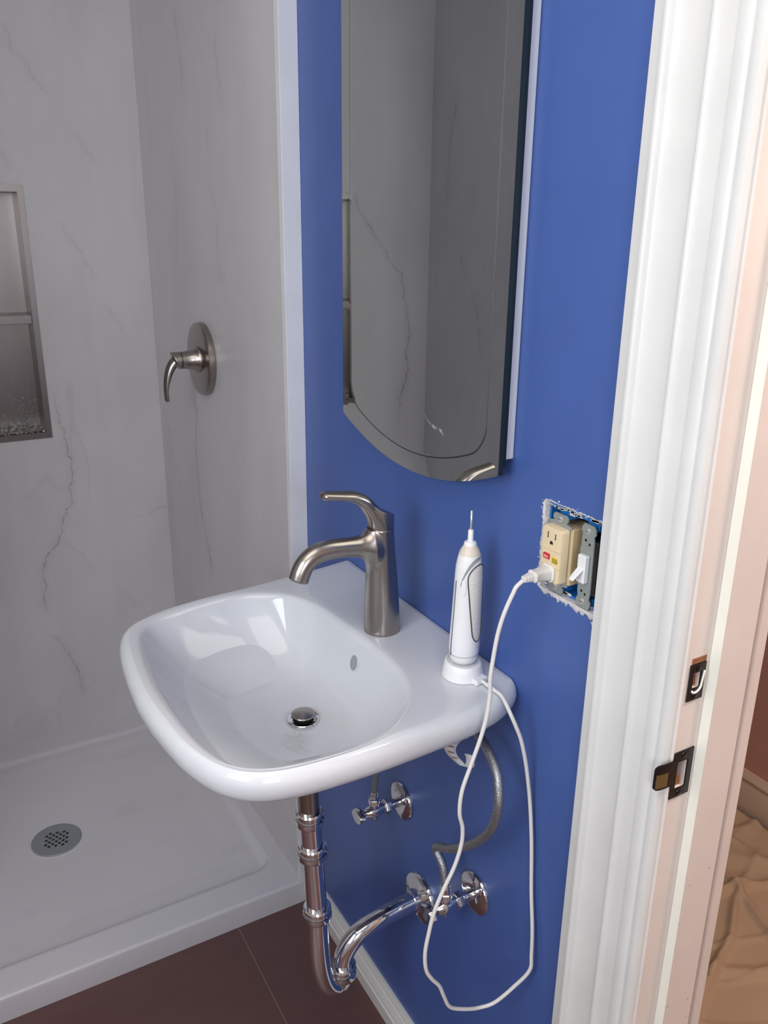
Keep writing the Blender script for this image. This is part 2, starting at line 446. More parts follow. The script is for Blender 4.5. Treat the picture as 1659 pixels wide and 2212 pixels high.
def polygonise(f, lo, hi, h, name, mat, parent):
    ax = [np.arange(lo[i]-2*h, hi[i]+3*h, h) for i in range(3)]
    G = np.meshgrid(*ax, indexing='ij'); V = f(G)
    ins = V < 0; nx, ny, nz = V.shape
    acc = np.zeros((nx-1, ny-1, nz-1, 3)); cnt = np.zeros((nx-1, ny-1, nz-1))
    import itertools
    C = list(itertools.product((0, 1), repeat=3))
    for a in C:
        for d in range(3):
            if a[d] == 1: continue
            b = list(a); b[d] = 1
            sa = tuple(slice(a[i], a[i]+V.shape[i]-1) for i in range(3)); sb = tuple(slice(b[i], b[i]+V.shape[i]-1) for i in range(3))
            va, vb = V[sa], V[sb]; m = (va < 0) != (vb < 0); t = np.where(m, va/(va-vb+1e-20), 0)
            for i in range(3):
                acc[..., i] += np.where(m, a[i]+(t if i == d else 0), 0)
            cnt += m
    act = cnt > 0; idx = -np.ones(act.shape, int); idx[act] = np.arange(act.sum())
    c = np.argwhere(act); p = acc[act]/cnt[act][:, None]
    P = np.stack([ax[i][0]+(c[:, i]+p[:, i])*h for i in range(3)], 1)
    def grad(P):
        e = h*.1; g = np.zeros_like(P)
        for i in range(3):
            q = P.copy(); q[:, i] += e; r = P.copy(); r[:, i] -= e
            g[:, i] = (f([q[:, 0], q[:, 1], q[:, 2]])-f([r[:, 0], r[:, 1], r[:, 2]]))/(2*e)
        return g
    for _ in range(3):
        g = grad(P); v = f([P[:, 0], P[:, 1], P[:, 2]]); st = v/np.maximum((g*g).sum(1), .05)
        P = P-g*np.clip(st, -h, h)[:, None]*.9
    faces = []
    for d in range(3):
        e1, e2 = [(1, 2), (2, 0), (0, 1)][d]
        sl0 = [slice(1, -1)]*3; sl0[d] = slice(0, -1); sl1 = [slice(1, -1)]*3; sl1[d] = slice(1, None)
        A = ins[tuple(sl0)]; B = ins[tuple(sl1)]; m = np.argwhere(A != B); off = np.ones(3, int); off[d] = 0
        if len(m) == 0: continue
        inside = A[tuple(m.T)]; m = m+off
        def cell(u, v):
            q = m.copy(); q[:, e1] -= u; q[:, e2] -= v; return idx[q[:, 0], q[:, 1], q[:, 2]]
        q = np.stack([cell(0, 0), cell(1, 0), cell(1, 1), cell(0, 1)], 1)
        q[~inside] = q[~inside][:, ::-1]; faces.append(q)
    Fq = np.concatenate(faces); m = MB(); m.v = [tuple(x) for x in P]; m.f = [tuple(int(k) for k in q) for q in Fq]; m.mi = [0]*len(m.f)
    return m.build(name, mat, parent, smooth=True)

# ------------------------------------------------------------------ dimensions of the room
YD0, YJ = -0.333, -0.452        # outer edge of door casing, jamb face
YS = 0.445                      # where the shower starts
XS = -0.031                     # face of the shower's side panel
YB = 1.335                      # face of the shower's back panel
XL = -0.890                     # shower's left panel
H = 0.8876                      # rim of the basin
CEIL = 2.40
XROOM = -1.60; YREAR = -2.0

# ------------------------------------------------------------------ setting
# blue wall with the cut-out of the electrical box and the doorway
BX = (-.337, -.229, 1.034, 1.142)      # y0,y1,z0,z1 of the box opening
m = MB()
grid_slab(m, [YJ+.02, 1.5], [0, CEIL], [BX], lambda a, b, c, d: m.box(0, .10, a, b, c, d))
m.box(0, .10, -1.29, YJ+.02, 2.06, CEIL); m.box(0, .10, YREAR, -1.29, 0, CEIL)
struct(m.build('wall_right', 'blue'), 'satin blue painted bathroom wall behind basin and mirror')
# shower panels
m = MB()
NI = (-.607, -.330, .9235, 1.5065)      # niche opening x0,x1,z0,z1
grid_slab(m, [XL-.03, XS], [0.03, CEIL], [NI], lambda a, b, c, d: m.box(a, b, YB, YB+.10, c, d))
struct(m.build('wall_back', 'marble_back'), 'grey veined marble panel at the back of the shower')
m = MB(); m.box(XS, -.0005, YS+.002, YB+.1, .03, CEIL)
struct(m.build('wall_shower_side', 'marble_side'), 'grey veined marble side panel carrying the shower valve')
m = MB(); m.box(XL-.05, XL, YS+.002, YB+.1, .03, CEIL)
struct(m.build('wall_shower_left', 'marble_left'), 'veined marble panel seen in the mirror')
# the rest of the room around the photographer
m = MB(); m.box(XROOM, XL-.05, YS, YS+.08, 0, CEIL); struct(m.build('wall_partition', 'room_white'))
m = MB()
WIN = (-1.28, -.42, 1.19, 2.05)
grid_slab(m, [YREAR, YS+.08], [0, CEIL], [WIN], lambda a, b, c, d: m.box(XROOM-.12, XROOM, a, b, c, d))
struct(m.build('wall_left', 'room_white'))
m = MB(); RW = (-1.31, -.69, 1.04, 1.96)
grid_slab(m, [XROOM-.12, .10], [0, CEIL], [RW], lambda a, b, c, d: m.box(a, b, YREAR-.1, YREAR, c, d)); struct(m.build('wall_rear', 'room_white'))
wr = struct(empty('added_rear_window', (-1.0, YREAR-.05, 1.04)))  # unseen window, added to go with the rear fill light
m = MB(); m.box(-1.31, -1.28, YREAR-.08, YREAR-.03, 1.04, 1.96).box(-.72, -.69, YREAR-.08, YREAR-.03, 1.04, 1.96).box(-1.28, -.72, YREAR-.08, YREAR-.03, 1.04, 1.07).box(-1.28, -.72, YREAR-.08, YREAR-.03, 1.93, 1.96)
m.build('window_frame', 'white_paint', wr)
m = MB(); m.box(-1.28, -.72, YREAR-.06, YREAR-.056, 1.07, 1.93); m.build('pane', 'glass', wr)
m = MB(); m.box(XROOM-.12, 1.3, YREAR-.1, YB+.2, CEIL, CEIL+.05); struct(m.build('ceiling', 'ceiling'))
wn = struct(empty('window_1', (XROOM-.06, -.85, 1.19)))
m = MB()
y0, y1, z0, z1 = WIN
m.box(XROOM-.09, XROOM-.03, y0, y1, z0, z0+.04).box(XROOM-.09, XROOM-.03, y0, y1, z1-.04, z1)
m.box(XROOM-.09, XROOM-.03, y0, y0+.04, z0+.04, z1-.04).box(XROOM-.09, XROOM-.03, y1-.04, y1, z0+.04, z1-.04)
m.box(XROOM-.08, XROOM-.04, y0+.04, y1-.04, 1.60, 1.64)
m.build('window_frame', 'white_paint', wn, bevel=.003)
m = MB(); m.box(XROOM-.064, XROOM-.06, y0+.04, y1-.04, z0+.04, z1-.04); m.build('pane', 'glass', wn)

# floor: brown tiles on light grout
fl = struct(empty('floor', (0, 0, 0)), 'dark brown tiled floor')
m = MB(); m.box(XROOM-.12, .12, YREAR-.1, YB+.2, -.04, -.0015); m.build('grout_bed', 'grout', fl)
tx = [-.181-.60*k for k in range(-1, 4)]; ty = [-.150-.61*k for k in range(-2, 4)]
mesh0 = None
for i, xa in enumerate(tx):
    for j, ya in enumerate(ty):
        xr = min(xa, .0); xl = max(xa-.60, XROOM); yn = min(ya, YS+.02) if ya > YS else ya; yf = max(ya-.61, YREAR)
        if xr-xl < .02 or yn-yf < .02: continue
        m = MB(); m.box(xl+.0011, xr-.0011, yf+.0011, yn-.0011, -.0014, .0)
        m.build('tile', 'tile', fl, bevel=.0005, seg=1)
# baseboard on the blue wall
def extrude_profile(prof, y0, y1, name, mat, parent=None, sgn=-1, x0=0.0):
    m = MB(); m.loft([[(x0+sgn*t, y0, z) for t, z in prof], [(x0+sgn*t, y1, z) for t, z in prof]])
    return m.build(name, mat, parent, smooth=35)
bp = [(0, 0), (.016, 0), (.016, .028), (.0135, .0305), (.0135, .034), (.0155, .037), (.0150, .043), (.0115, .049), (.0105, .0535), (.0085, .055), (.0085, .059), (.006, .064), (.0045, .069), (0, .069)]
struct(extrude_profile(bp, YD0+.002, YS, 'baseboard_right', 'white_paint'), 'white moulded baseboard under the basin')
# shower corner trim (white L profile)
m = MB(); m.prism([(0, YS+.001), (0, YS-.003), (XS-.0025, YS-.003), (XS-.0025, YS+.014), (XS-.0003, YS+.014), (XS-.0003, YS+.001)], .0595, CEIL, 'xy')
struct(m.build('trim_1', 'pvc', bevel=.0008), 'white vertical trim between the shower panel and blue wall')

# ---- door frame
dr = struct(empty('door_1', (0, YJ, 0)), 'white moulded door frame with cream and pinkish jamb')
# casing: (distance from outer edge, thickness)
cp = [(0, 0), (0, .0125), (.0015, .014), (.017, .0165), (.018, .0190), (.0195, .0205), (.022, .0205), (.0235, .0190), (.0245, .0165), (.0255, .0140),
      (.030, .0122), (.038, .0108), (.048, .0102), (.057, .0106), (.0635, .0118), (.0640, .0135), (.0655, .0145), (.0675, .0143), (.0690, .0125), (.0700, .0108),
      (.080, .0100), (.0895, .0102), (.0905, .0122), (.095, .0130), (.101, .0128), (.1040, .0112), (.1048, .0090), (.1058, .0090), (.1065, .0108), (.1100, .0118), (.1140, .0108), (.1155, .0085), (.1160, 0)]
def casing_board(name, y_outer, direction, z0, z1, x0, sgn, mat='white_paint'):
    m = MB(); m.loft([[(x0+sgn*t, y_outer+direction*d, z0) for d, t in cp], [(x0+sgn*t, y_outer+direction*d, z1) for d, t in cp]])
    return m.build(name, mat, dr, smooth=30)
casing_board('casing', YD0, -1, 0, 2.19, 0, -1)
casing_board('casing', -1.39, 1, 0, 2.19, 0, -1)
m = MB(); m.loft([[(-t, -1.274, 2.146-d) for d, t in cp], [(-t, -.45, 2.146-d) for d, t in cp]]); m.build('head_casing', 'white_paint', dr, smooth=30)
LH = (.0065, .0215, .888, .921)        # latch hole x0,x1,z0,z1
DH = (.0105, .0215, 1.006, 1.024)      # bolt hole
m = MB()
grid_slab(m, [0, .10], [0, 2.04], [LH, DH], lambda a, b, c, d: m.box(a, b, YJ, YJ+.02, c, d))
m.build('jamb', 'old_paint', dr)
m = MB(); m.box(0, .10, -1.29, -1.27, 0, 2.04); m.build('jamb', 'old_paint', dr)
m = MB(); m.box(0, .10, -1.29, YJ+.02, 2.04, 2.06); m.build('head_jamb', 'old_paint', dr)
# backing of the holes
m = MB(); m.box(LH[0]-.002, LH[1]+.002, YJ+.019, YJ+.0195, LH[2]-.002, LH[3]+.002); m.box(DH[0]-.002, DH[1]+.002, YJ+.012, YJ+.0125, DH[2]-.002, DH[3]+.002)
m.build('mortise', 'bare_wood', dr)
m = MB(); m.prism([(.0067, .8882), (.0190, .8882), (.0170, .8985), (.0128, .9040), (.0118, .9200), (.0067, .9208)], YJ+.003, YJ+.0188, 'xz'); m.build('splintered_wood', 'bare_wood', dr)
m = MB(); m.prism([(.0107, 1.0062), (.0213, 1.0062), (.0205, 1.017), (.0150, 1.0238), (.0107, 1.0238)], YJ+.004, YJ+.0118, 'xz'); m.build('splintered_wood', 'bare_wood', dr)
# door stop: face toward the bathroom is cream, side is old paint
m = MB(); m.cur = 0
m.box(.0345, .083, YJ-.0115, YJ, 0, 2.04)
m.build('stop', 'old_paint', dr, bevel=.0015)
m = MB(); m.box(.0335, .0345, YJ-.0118, YJ-.0003, 0, 2.04); m.build('stop_face', 'cream_paint', dr)
m = MB(); m.box(.1004, .1165, YJ-.0035, YJ+.07, 0, 2.12); m.build('hall_casing', 'old_paint', dr, bevel=.002)

m = MB(); rn = random.Random(9)
for k in range(16):
    z_ = rn.uniform(.45, 1.0); x_ = rn.choice([.034+rn.uniform(-.001, .0), .036+rn.uniform(0, .04)])
    m.lathe((x_+.001, YJ-.0116, z_), (0, -1, 0), [(rn.uniform(.0003, .0009), 0), (.0003, .0004)], 6)
tag(m.build('paint_chips', 'brass', dr), kind='stuff')
# strikes
def plate_with_hole(name, x0, x1, z0, z1, hole, yf, mat, parent):
    m = MB(); grid_slab(m, [x0, x1], [z0, z1], [hole], lambda a, b, c, d: m.box(a, b, yf-.0014, yf, c, d))
    return m.build(name, mat, parent)
ls = plate_with_hole('strike_plate', .0005, .0285, .8775, .9335, LH, YJ-.0003, 'strike', dr)
ls['label'] = 'blackened lower latch strike plate with curved lip'
m = MB()                                # curved lip reaching over the casing
lip = []
zc0, zc1 = .8965, .9265
for k in range(9):
    t = k/8; x = .0012-.0265*t; y = YJ-.0017+.0+(.0045*t*t)-.004*math.sin(t*PI*.5)
    lip.append((x, y))
def lip_ring(off):
    out = []
    for k, (x, y) in enumerate(lip):
        out.append((x, y-off))
    return out
rr = .005
outl = [(.0012, zc0), (-.020, zc0), (-.0235, zc0+.0012), (-.0253, zc0+rr), (-.0253, zc1-rr), (-.0235, zc1-.0012), (-.020, zc1), (.0012, zc1)]
def ly(x):
    t = (.0012-x)/.0265; return YJ-.0017-.0012*t+.0035*t*t*t
# subdivide lip in strips
xs_ = [.0012, -.003, -.007, -.011, -.015, -.0195, -.0225, -.0245, -.0253]
def hz(x): return 0 if x > -.0195 else .005*(1-math.sqrt(max(0, 1-((-.0195-x)/.0058)**2)))
rings = []
for x in xs_:
    z0_, z1_ = zc0+hz(x), zc1-hz(x)
    rings.append([(x, ly(x), z0_), (x, ly(x), z1_), (x, ly(x)-.0014, z1_), (x, ly(x)-.0014, z0_)])
m.loft(rings); m.build('strike_lip', 'strike', ls, smooth=40)
m = MB()
rings = []
for x in (-.0085, -.0125, -.0165, -.0205, -.0235):
    rings.append([(x, ly(x)-.0015, zc0+.0025), (x, ly(x)-.0015, zc0+.019), (x, ly(x)-.0017, zc0+.019), (x, ly(x)-.0017, zc0+.0025)])
m.loft(rings); w_ = m.build('worn_patch', 'brass', ls, smooth=40)
for z in (.8825, .9285):
    m = MB(); m.lathe((.0145, YJ-.0018, z), (0, -1, 0), [(.0042, 0), (.0040, .0006), (.001, .0011), (0, .0011)], 16)
    m.box(.0112, .0178, YJ-.0031, YJ-.0029, z-.0004, z+.0004); m.build('screw', 'strike', ls)
ds = plate_with_hole('strike_plate', .0055, .0275, .9925, 1.0335, DH, YJ-.0003, 'strike', dr)
ds['label'] = 'upper bolt strike plate with paint round its hole'
m = MB(); pts = [(.0255, YJ-.0022, 1.024), (.0240, YJ-.0022, 1.014), (.0225, YJ-.0022, 1.006), (.0185, YJ-.0022, 1.002), (.0130, YJ-.0022, 1.0015), (.0105, YJ-.0022, 1.004)]
m.tube(catmull(pts, 5), .0012, 8); m.build('paint_drip', 'cream_paint', ds, smooth=True)
for z in (.9975, 1.0285):
    m = MB(); m.lathe((.0165, YJ-.0018, z), (0, -1, 0), [(.0034, 0), (.0033, .0006), (.001, .0010), (0, .0010)], 16); m.build('screw', 'strike', ds)
m = MB(); m.box(.0075, .0277, YJ-.0006, YJ+.001, 1.0340, 1.0400); m.build('bare_patch', 'bare_wood', ds)
# hall beyond the doorway
m = MB(); m.box(.12, 1.3, YREAR-.1, YB+.2, -.04, 0); struct(m.build('floor_hall', 'dark_wood'), 'dark wood hall floor under the drop cloth')
m = MB(); m.box(1.11, 1.25, YREAR-.1, YB+.2, 0, CEIL); struct(m.build('wall_hall', 'hall_wall'), 'brownish pink hall wall beyond the doorway')
m = MB(); m.box(.10, 1.25, YB+.1, YB+.2, 0, CEIL); struct(m.build('wall_hall_end', 'hall_wall'))
m = MB(); m.box(.10, 1.25, YREAR-.2, YREAR-.1, 0, CEIL); struct(m.build('wall_hall_rear', 'hall_wall'))
hb = [(0, 0), (.014, 0), (.014, .085), (.012, .088), (.012, .098), (.0145, .101), (.0125, .108), (.007, .114), (.005, .120), (0, .120)]
struct(extrude_profile(hb, YREAR, YB, 'baseboard_hall', 'hall_base', None, -1, 1.11), 'tan baseboard along the hall wall')
# drop cloth
def cloth():
    nx, ny = 190, 380; x0, x1, y0, y1 = .125, 1.085, -1.75, .42
    v = []; m = MB()
    creases = [((.50, -.45), (1.05, -.12), .020), ((.30, -.30), (1.0, .05), .016), ((.62, -.6), (.95, .25), .014), ((.2, -.62), (.9, -.46), .022),
               ((.55, .05), (1.05, -.05), .014), ((.35, -.1), (.7, -.52), .018), ((.7, .3), (1.05, .1), .012)]
    for j in range(ny+1):
        for i in range(nx+1):
            x = x0+(x1-x0)*i/nx; y = y0+(y1-y0)*j/ny
            # ragged far edge
            yy = y
            if j > ny-6: yy = y+.06*mnoise.noise(Vector((x*5, 3, 0)))
            h = .008+.010*abs(mnoise.noise(Vector((x*3.2, yy*2.6, 1.3))))+.020*max(0, .10-abs(mnoise.noise(Vector((x*1.4+yy*.9, yy*4.2, 7.3)))))*10*.5+.014*max(0, .08-abs(mnoise.noise(Vector((x*4+yy*2, yy*7, 4)))))*12*.4
            for a, b, hh in creases:
                ax, ay = a; bx, by = b; L2 = (bx-ax)**2+(by-ay)**2
                t = max(0, min(1, ((x-ax)*(bx-ax)+(yy-ay)*(by-ay))/L2))
                wob = .02*mnoise.noise(Vector((t*6, ax*9, 2)))
                d = math.hypot(x-ax-t*(bx-ax), yy-ay-t*(by-ay)+wob)
                h += 1.2*hh*math.exp(-(d/.009)**2)*math.sin(PI*min(max(t, .08), .92))
            v.append((x, yy, max(h, .003)))
    m.v = v
    for j in range(ny):
        for i in range(nx):
            a = j*(nx+1)+i; m.face([a, a+1, a+nx+2, a+nx+1])
    ob = m.build('drop_cloth', 'cloth', smooth=True)
    md = ob.modifiers.new('solid', 'SOLIDIFY'); md.thickness = .0018; md.offset = 1
    tag(ob, 'creased tan canvas drop cloth spread on the hall floor', 'cloth')
cloth()

# ------------------------------------------------------------------ shower pan
def shower_pan():
    root = empty('shower_pan', (-.46, .89, 0), 'white shower pan with low curb and round drain', 'shower pan')
    X0, X1, Y0, Y1 = XL, -.0005, YS, YB
    DX, DY = -.478, .888
    def hgt(x, y):
        # ledge height falls a little to the back
        led = .059-.020*max(0, min(1, (y-.52)/.8))
        # rounded inner rectangle
        cx, cy, hx, hy, r = -.447, .888, .380, .366, .035
        qx, qy = abs(x-cx)-hx+r, abs(y-cy)-hy+r
        d = math.hypot(max(qx, 0), max(qy, 0))+min(max(qx, qy), 0)-r     # <0 inside
        s = max(0, min(1, (-d)/.012)); s = s*s*(3-2*s)
        dd = math.hypot(x-DX, y-DY)
        floor_h = .027+.015*min(1, dd/.42)
        hh = led*(1-s)+min(floor_h, led-.006)*s
        # second faint step
        d2 = d+.035; s2 = max(0, min(1, -d2/.05)); hh -= .0025*s2*s2*(3-2*s2)
        return hh
    xs = [X0+(X1-X0)*i/120 for i in range(121)]
    ys = sorted(set([Y0, Y0+.0012, Y0+.003, Y0+.006, Y0+.010]+[Y0+.010+(Y1-Y0-.010)*j/124 for j in range(125)]))
    m = MB(); n = len(xs)
    # apron rows
    rows = []
    rows.append([(x, Y0+.001, 0.0005) for x in xs]); rows.append([(x, Y0, .050) for x in xs]); rows.append([(x, Y0+.0006, .0545) for x in xs])
    for y in ys[1:]:
        e = y-Y0
        drop = .006*(1-math.sqrt(max(0, 1-(1-min(e, .006)/.006)**2))) if e < .006 else 0
        rows.append([(x, y, hgt(x, y)-drop) for x in xs])
    # leave the drain recess
    for r in rows: m.v += r
    for j in range(len(rows)-1):
        for i in range(n-1):
            a = j*n+i
            m.face([a, a+1, a+n+1, a+n])
    m.build('tray', 'acrylic', root, smooth=50, fix=False)
    zr = hgt(DX, DY)
    m = MB(); m.lathe((DX, DY, zr-.004), (0, 0, 1), [(.066, .0045), (.063, .0072), (.0595, .0070), (.058, .0045)], 64, cap=False)
    m.build('drain_rim', 'acrylic', root, smooth=True)
    # strainer with square holes
    m = MB(); m.lathe((DX, DY, zr+.0008), (0, 0, 1), [(.0575, 0), (.0575, .0020), (.0560, .0032), (0.001, .0036)], 64)
    pl = m.build('strainer', 'grate', root)
    cut = MB(); c, s_ = math.cos(.55), math.sin(.55)
    for i in range(-3, 4):
        for j in range(-3, 4):
            i_, j_ = i+.5, j+.5
            if math.hypot(i_, j_) > 2.7: continue
            px, py = i_*.0110, j_*.0110; a = .0037
            q = [(DX+(px+u)*c-(py+v)*s_, DY+(px+u)*s_+(py+v)*c) for u, v in ((-a, -a), (a, -a), (a, a), (-a, a))]
            cut.prism(q, zr+.0018, zr+.01, 'xy')
    co = cut.build('cutter', 'slot', root)
    evaluated(pl, [('BOOLEAN', dict(operation='DIFFERENCE', object=co, solver='EXACT'))])
    me = pl.data
    me.materials.clear(); me.materials.append(MAT['grate']); me.materials.append(MAT['slot'])
    for p in me.polygons:
        cz = p.center.z; p.material_index = 1 if (cz < zr+.0024 and p.normal.z > .9 and cz > zr+.0012) else 0
        p.use_smooth = False
    bpy.data.objects.remove(co)
shower_pan()

# ------------------------------------------------------------------ shower niche
def niche():
    root = empty('shower_niche', (-.481, YB, .9235), 'recessed brushed steel niche with a middle shelf in the marble wall', 'niche')
    x0, x1, z0, z1 = NI; yb = YB+.090
    m = MB()                                  # flange
    grid_slab(m, [x0-.013, x1+.013], [z0-.015, z1+.0145], [NI], lambda a, b, c, d: m.box(a, b, YB-.0025, YB-.0002, c, d))
    m.build('flange', 'stainless', root)
    e = .0012; m = MB()
    m.box(x0+.0003, x0+e, YB-.002, yb, z0+.0003, z1-.0003).box(x1-e, x1-.0003, YB-.002, yb, z0+.0003, z1-.0003)
    m.box(x0+e, x1-e, YB-.002, yb, z1-e, z1-.0003).box(x0+e, x1-e, YB-.002, yb, z0+.0003, z0+e)
    m.box(x0+e, x1-e, yb-.0012, yb, z0+e, z1-e)
    m.build('liner', 'stainless', root)
    m = MB(); m.box(x0+.0014, x1-.0014, YB+.001, yb-.0014, z0+.0014, z0+.004); m.build('reflection_floor', 'wet_steel', root)  # niche floor with its reflections put into the colour
    m = MB(); m.box(x0+.0014, x1-.0014, YB+.006, yb-.0014, 1.214, 1.220); m.box(x0+.0014, x1-.0014, YB+.004, YB+.0058, 1.199, 1.220)
    m.build('shelf', 'stainless', root, bevel=.0015)
    m = MB()                                  # droplets on the lower back
    for k in range(260):
        x = rnd.uniform(-.46, x1-.004); z = z0+.012+abs(rnd.gauss(0, .075)); r = rnd.uniform(.0005, .0013)
        if z > 1.15: continue
        m.lathe((x, yb-.0013, z), (0, -1, 0), [(r, 0), (r*.8, r*.5), (r*.1, r*.75)], 6)
    d = m.build('water_droplets', 'chrome', root, smooth=True); d['kind'] = 'stuff'
niche()

# ------------------------------------------------------------------ shower valve
def shower_valve():
    y, z = .918, 1.150
    root = empty('shower_valve', (XS, y, z), 'brushed nickel shower valve with curved lever on round plate', 'shower valve')
    ax = (-1, 0, 0)
    m = MB(); m.lathe((XS-.0004, y, z), ax, [(.081, 0), (.0815, .002), (.0810, .0125), (.0790, .0148), (.074, .0158), (.03, .0160), (.001, .0160)], 72)
    m.build('escutcheon', 'nickel', root, smooth=35)
    m = MB(); m.lathe((XS-.016, y, z), ax, [(.0300, 0), (.0300, .0025), (.0270, .006), (.0230, .014), (.0203, .024), (.0190, .034), (.0188, .0385)], 40)
    m.build('sleeve', 'nickel', root, smooth=50)
    lv = catmull([(-.090, y, z+.003), (-.102, y, z-.004), (-.112, y, z-.018), (-.1195, y, z-.040), (-.1235, y, z-.064), (-.1230, y, z-.086)], 6)
    def g(P):
        hub = np.hypot(P[1]-y, P[2]-z)-.0190
        top = (-P[0]-(.1000+.45*(P[2]-z)))/1.09; hub = np.maximum(np.maximum(hub, top), P[0]+.0870)
        lev = sd_tube(P, lv, lambda t: .0130-.0080*np.clip(t*1.25, 0, 1), lambda t: .0165-.0070*t, y)
        return np.maximum(smin(hub, lev, .006), P[0]+.0868)
    polygonise(g, (-.132, y-.021, z-.095), (-.085, y+.021, z+.022), .0011, 'lever_handle', 'nickel', root)
shower_valve()

# ------------------------------------------------------------------ mirror cabinet
def cabinet():
    root = empty('mirror_cabinet', (0, .03, 1.1), 'white bathroom cabinet with tall arched mirror on the blue wall', 'mirror cabinet')
    ya, yb_ = -.1735, .2315; zt = 1.86; yc = (ya+yb_)/2; hw = (yb_-ya)/2
    def outline(ins, dz=0.0, n=56, rc=.0):
        w_ = hw-ins; s = .0440; zc = 1.1600+ins*.55+dz
        pts = []
        for k in range(n+1):                 # bottom arch from right to left
            t = -math.cos(PI*k/n)
            pts.append((yc+w_*t, zc-s*(1-t*t)))
        for k in range(n+1):
            t = math.cos(PI*k/n)
            pts.append((yc+w_*t, zt-ins*.55+s*(1-t*t)))
        return pts
    def outline_round(ins, n=56, rc=.030):
        w_ = hw-ins; s = .0430; zc = 1.1610+ins*.75+.006
        pts = []
        for k in range(n+1):
            t = -math.cos(PI*k/n); y = yc+w_*t; z = zc-s*(1-t*t)
            e = (1-abs(t))*w_
            if e < rc: z += rc*(1-math.sqrt(max(0, 1-((rc-e)/rc)**2)))*.9
            pts.append((y, z))
        for k in range(n+1):
            t = math.cos(PI*k/n); y = yc+w_*t; e = (1-abs(t))*w_; z = zt-ins*.55+s*(1-t*t)
            if e < rc: z -= rc*(1-math.sqrt(max(0, 1-((rc-e)/rc)**2)))*.9
            pts.append((y, z))
        return pts
    L = lambda o, x: [(x, a, b) for a, b in o]
    xb, xf = -.0225, -.0300
    m = MB()
    m.loft([L(outline(0), xf+.0007), L(outline(.0165), xf+.0002), L(outline_round(.0255), xf)], cap0=False, cap1=False)
    m.build('mirror_bevel', 'mirror', root, smooth=8)
    m = MB(); m.loft([L(outline(0), xb), L(outline(0), xf+.0007)], cap0=True, cap1=False); m.build('glass_edge', 'mirror_edge', root)
    m = MB()
    m.loft([L(outline_round(.0255), xf), L(outline_round(.0264), xf+.0008), L(outline_round(.0275), xf-.0001)], cap0=False, cap1=False)
    m.build('groove', 'groove', root)
    m = MB(); m.loft([L(outline_round(.0275), xf-.0001), L(outline_round(.0300), xf-.0002)], cap0=False, cap1=True)
    m.build('mirror_panel', 'mirror', root)
    m = MB(); rows = []
    pth = catmull([(0, .022, 1.262), (0, .016, 1.245), (0, .004, 1.222), (0, -.010, 1.203), (0, -.028, 1.192), (0, -.046, 1.190), (0, -.056, 1.1865)], 8)
    nn = len(pth)
    for i_, q in enumerate(pth):
        t = i_/(nn-1); wd = .0006+.0030*t**2+.0008*math.sin(i_*1.7); rows.append([(xf-.0006, q.y-wd*.6, q.z-wd), (xf-.0006, q.y+wd*.6, q.z+wd)])
    m.loft(rows, closed=False); m.build('smudge', 'smudge', root, fix=False)
    m = MB(); m.box(xb+.0002, xb+.0062, ya+.003, yb_-.003, 1.168, zt); m.build('door_back', 'mirror_edge', root)
    m = MB(); m.box(-.0155, -.0004, ya+.009, yb_-.009, 1.1755, zt-.002); m.build('cabinet_body', 'pvc', root, bevel=.001)
cabinet()

# ------------------------------------------------------------------ basin
DR = Vector((-.207, .012))
OUTER = [(-.0006, .283), (-.03, .277), (-.065, .271), (-.10, .267), (-.16, .259), (-.221, .252), (-.26, .249), (-.299, .244), (-.335, .237), (-.362, .227), (-.385, .217), (-.402, .204), (-.414, .186), (-.4225, .158),
         (-.429, .116), (-.434, .061), (-.4365, .004), (-.434, -.043), (-.429, -.086), (-.424, -.120), (-.416, -.150), (-.405, -.180), (-.393, -.199), (-.379, -.2135), (-.36, -.2255), (-.335, -.2335), (-.30, -.2385), (-.25, -.2405), (-.2, -.240),
         (-.15, -.237), (-.10, -.234), (-.065, -.231), (-.04, -.226), (-.02, -.218), (-.008, -.210), (-.0006, -.203)]
INNER = [(-.183, .206), (-.206, .217), (-.232, .222), (-.27, .220), (-.31, .213), (-.345, .203), (-.371, .188), (-.386, .165), (-.395, .125), (-.402, .071), (-.406, .02), (-.406, -.031), (-.404, -.08), (-.400, -.123), (-.390, -.165), (-.377, -.192), (-.355, -.210),
         (-.322, -.219), (-.269, -.2215), (-.232, -.218), (-.198, -.2065), (-.172, -.190), (-.152, -.172), (-.136, -.150), (-.125, -.122), (-.119, -.093), (-.117, -.055), (-.117, -.019), (-.119, .02), (-.122, .057), (-.126, .10), (-.131, .134), (-.142, .165), (-.158, .190)]
CC = Vector((-.235, .004))
def polar(poly, angs, closed=True):
    """intersections of rays from CC with the polygon"""
    out = []
    n = len(poly)
    for a in angs:
        d = Vector((math.cos(a), math.sin(a))); best = None
        for i in range(n):
            p = Vector(poly[i]); q = Vector(poly[(i+1) % n]); e = q-p
            den = d.x*e.y-d.y*e.x
            if abs(den) < 1e-12: continue
            w_ = p-CC; t = (w_.x*e.y-w_.y*e.x)/den; s = (w_.x*d.y-w_.y*d.x)/den
            if t > 0 and -1e-9 <= s <= 1+1e-9 and (best is None or t < best): best = t
        out.append(CC+d*best)
    return out
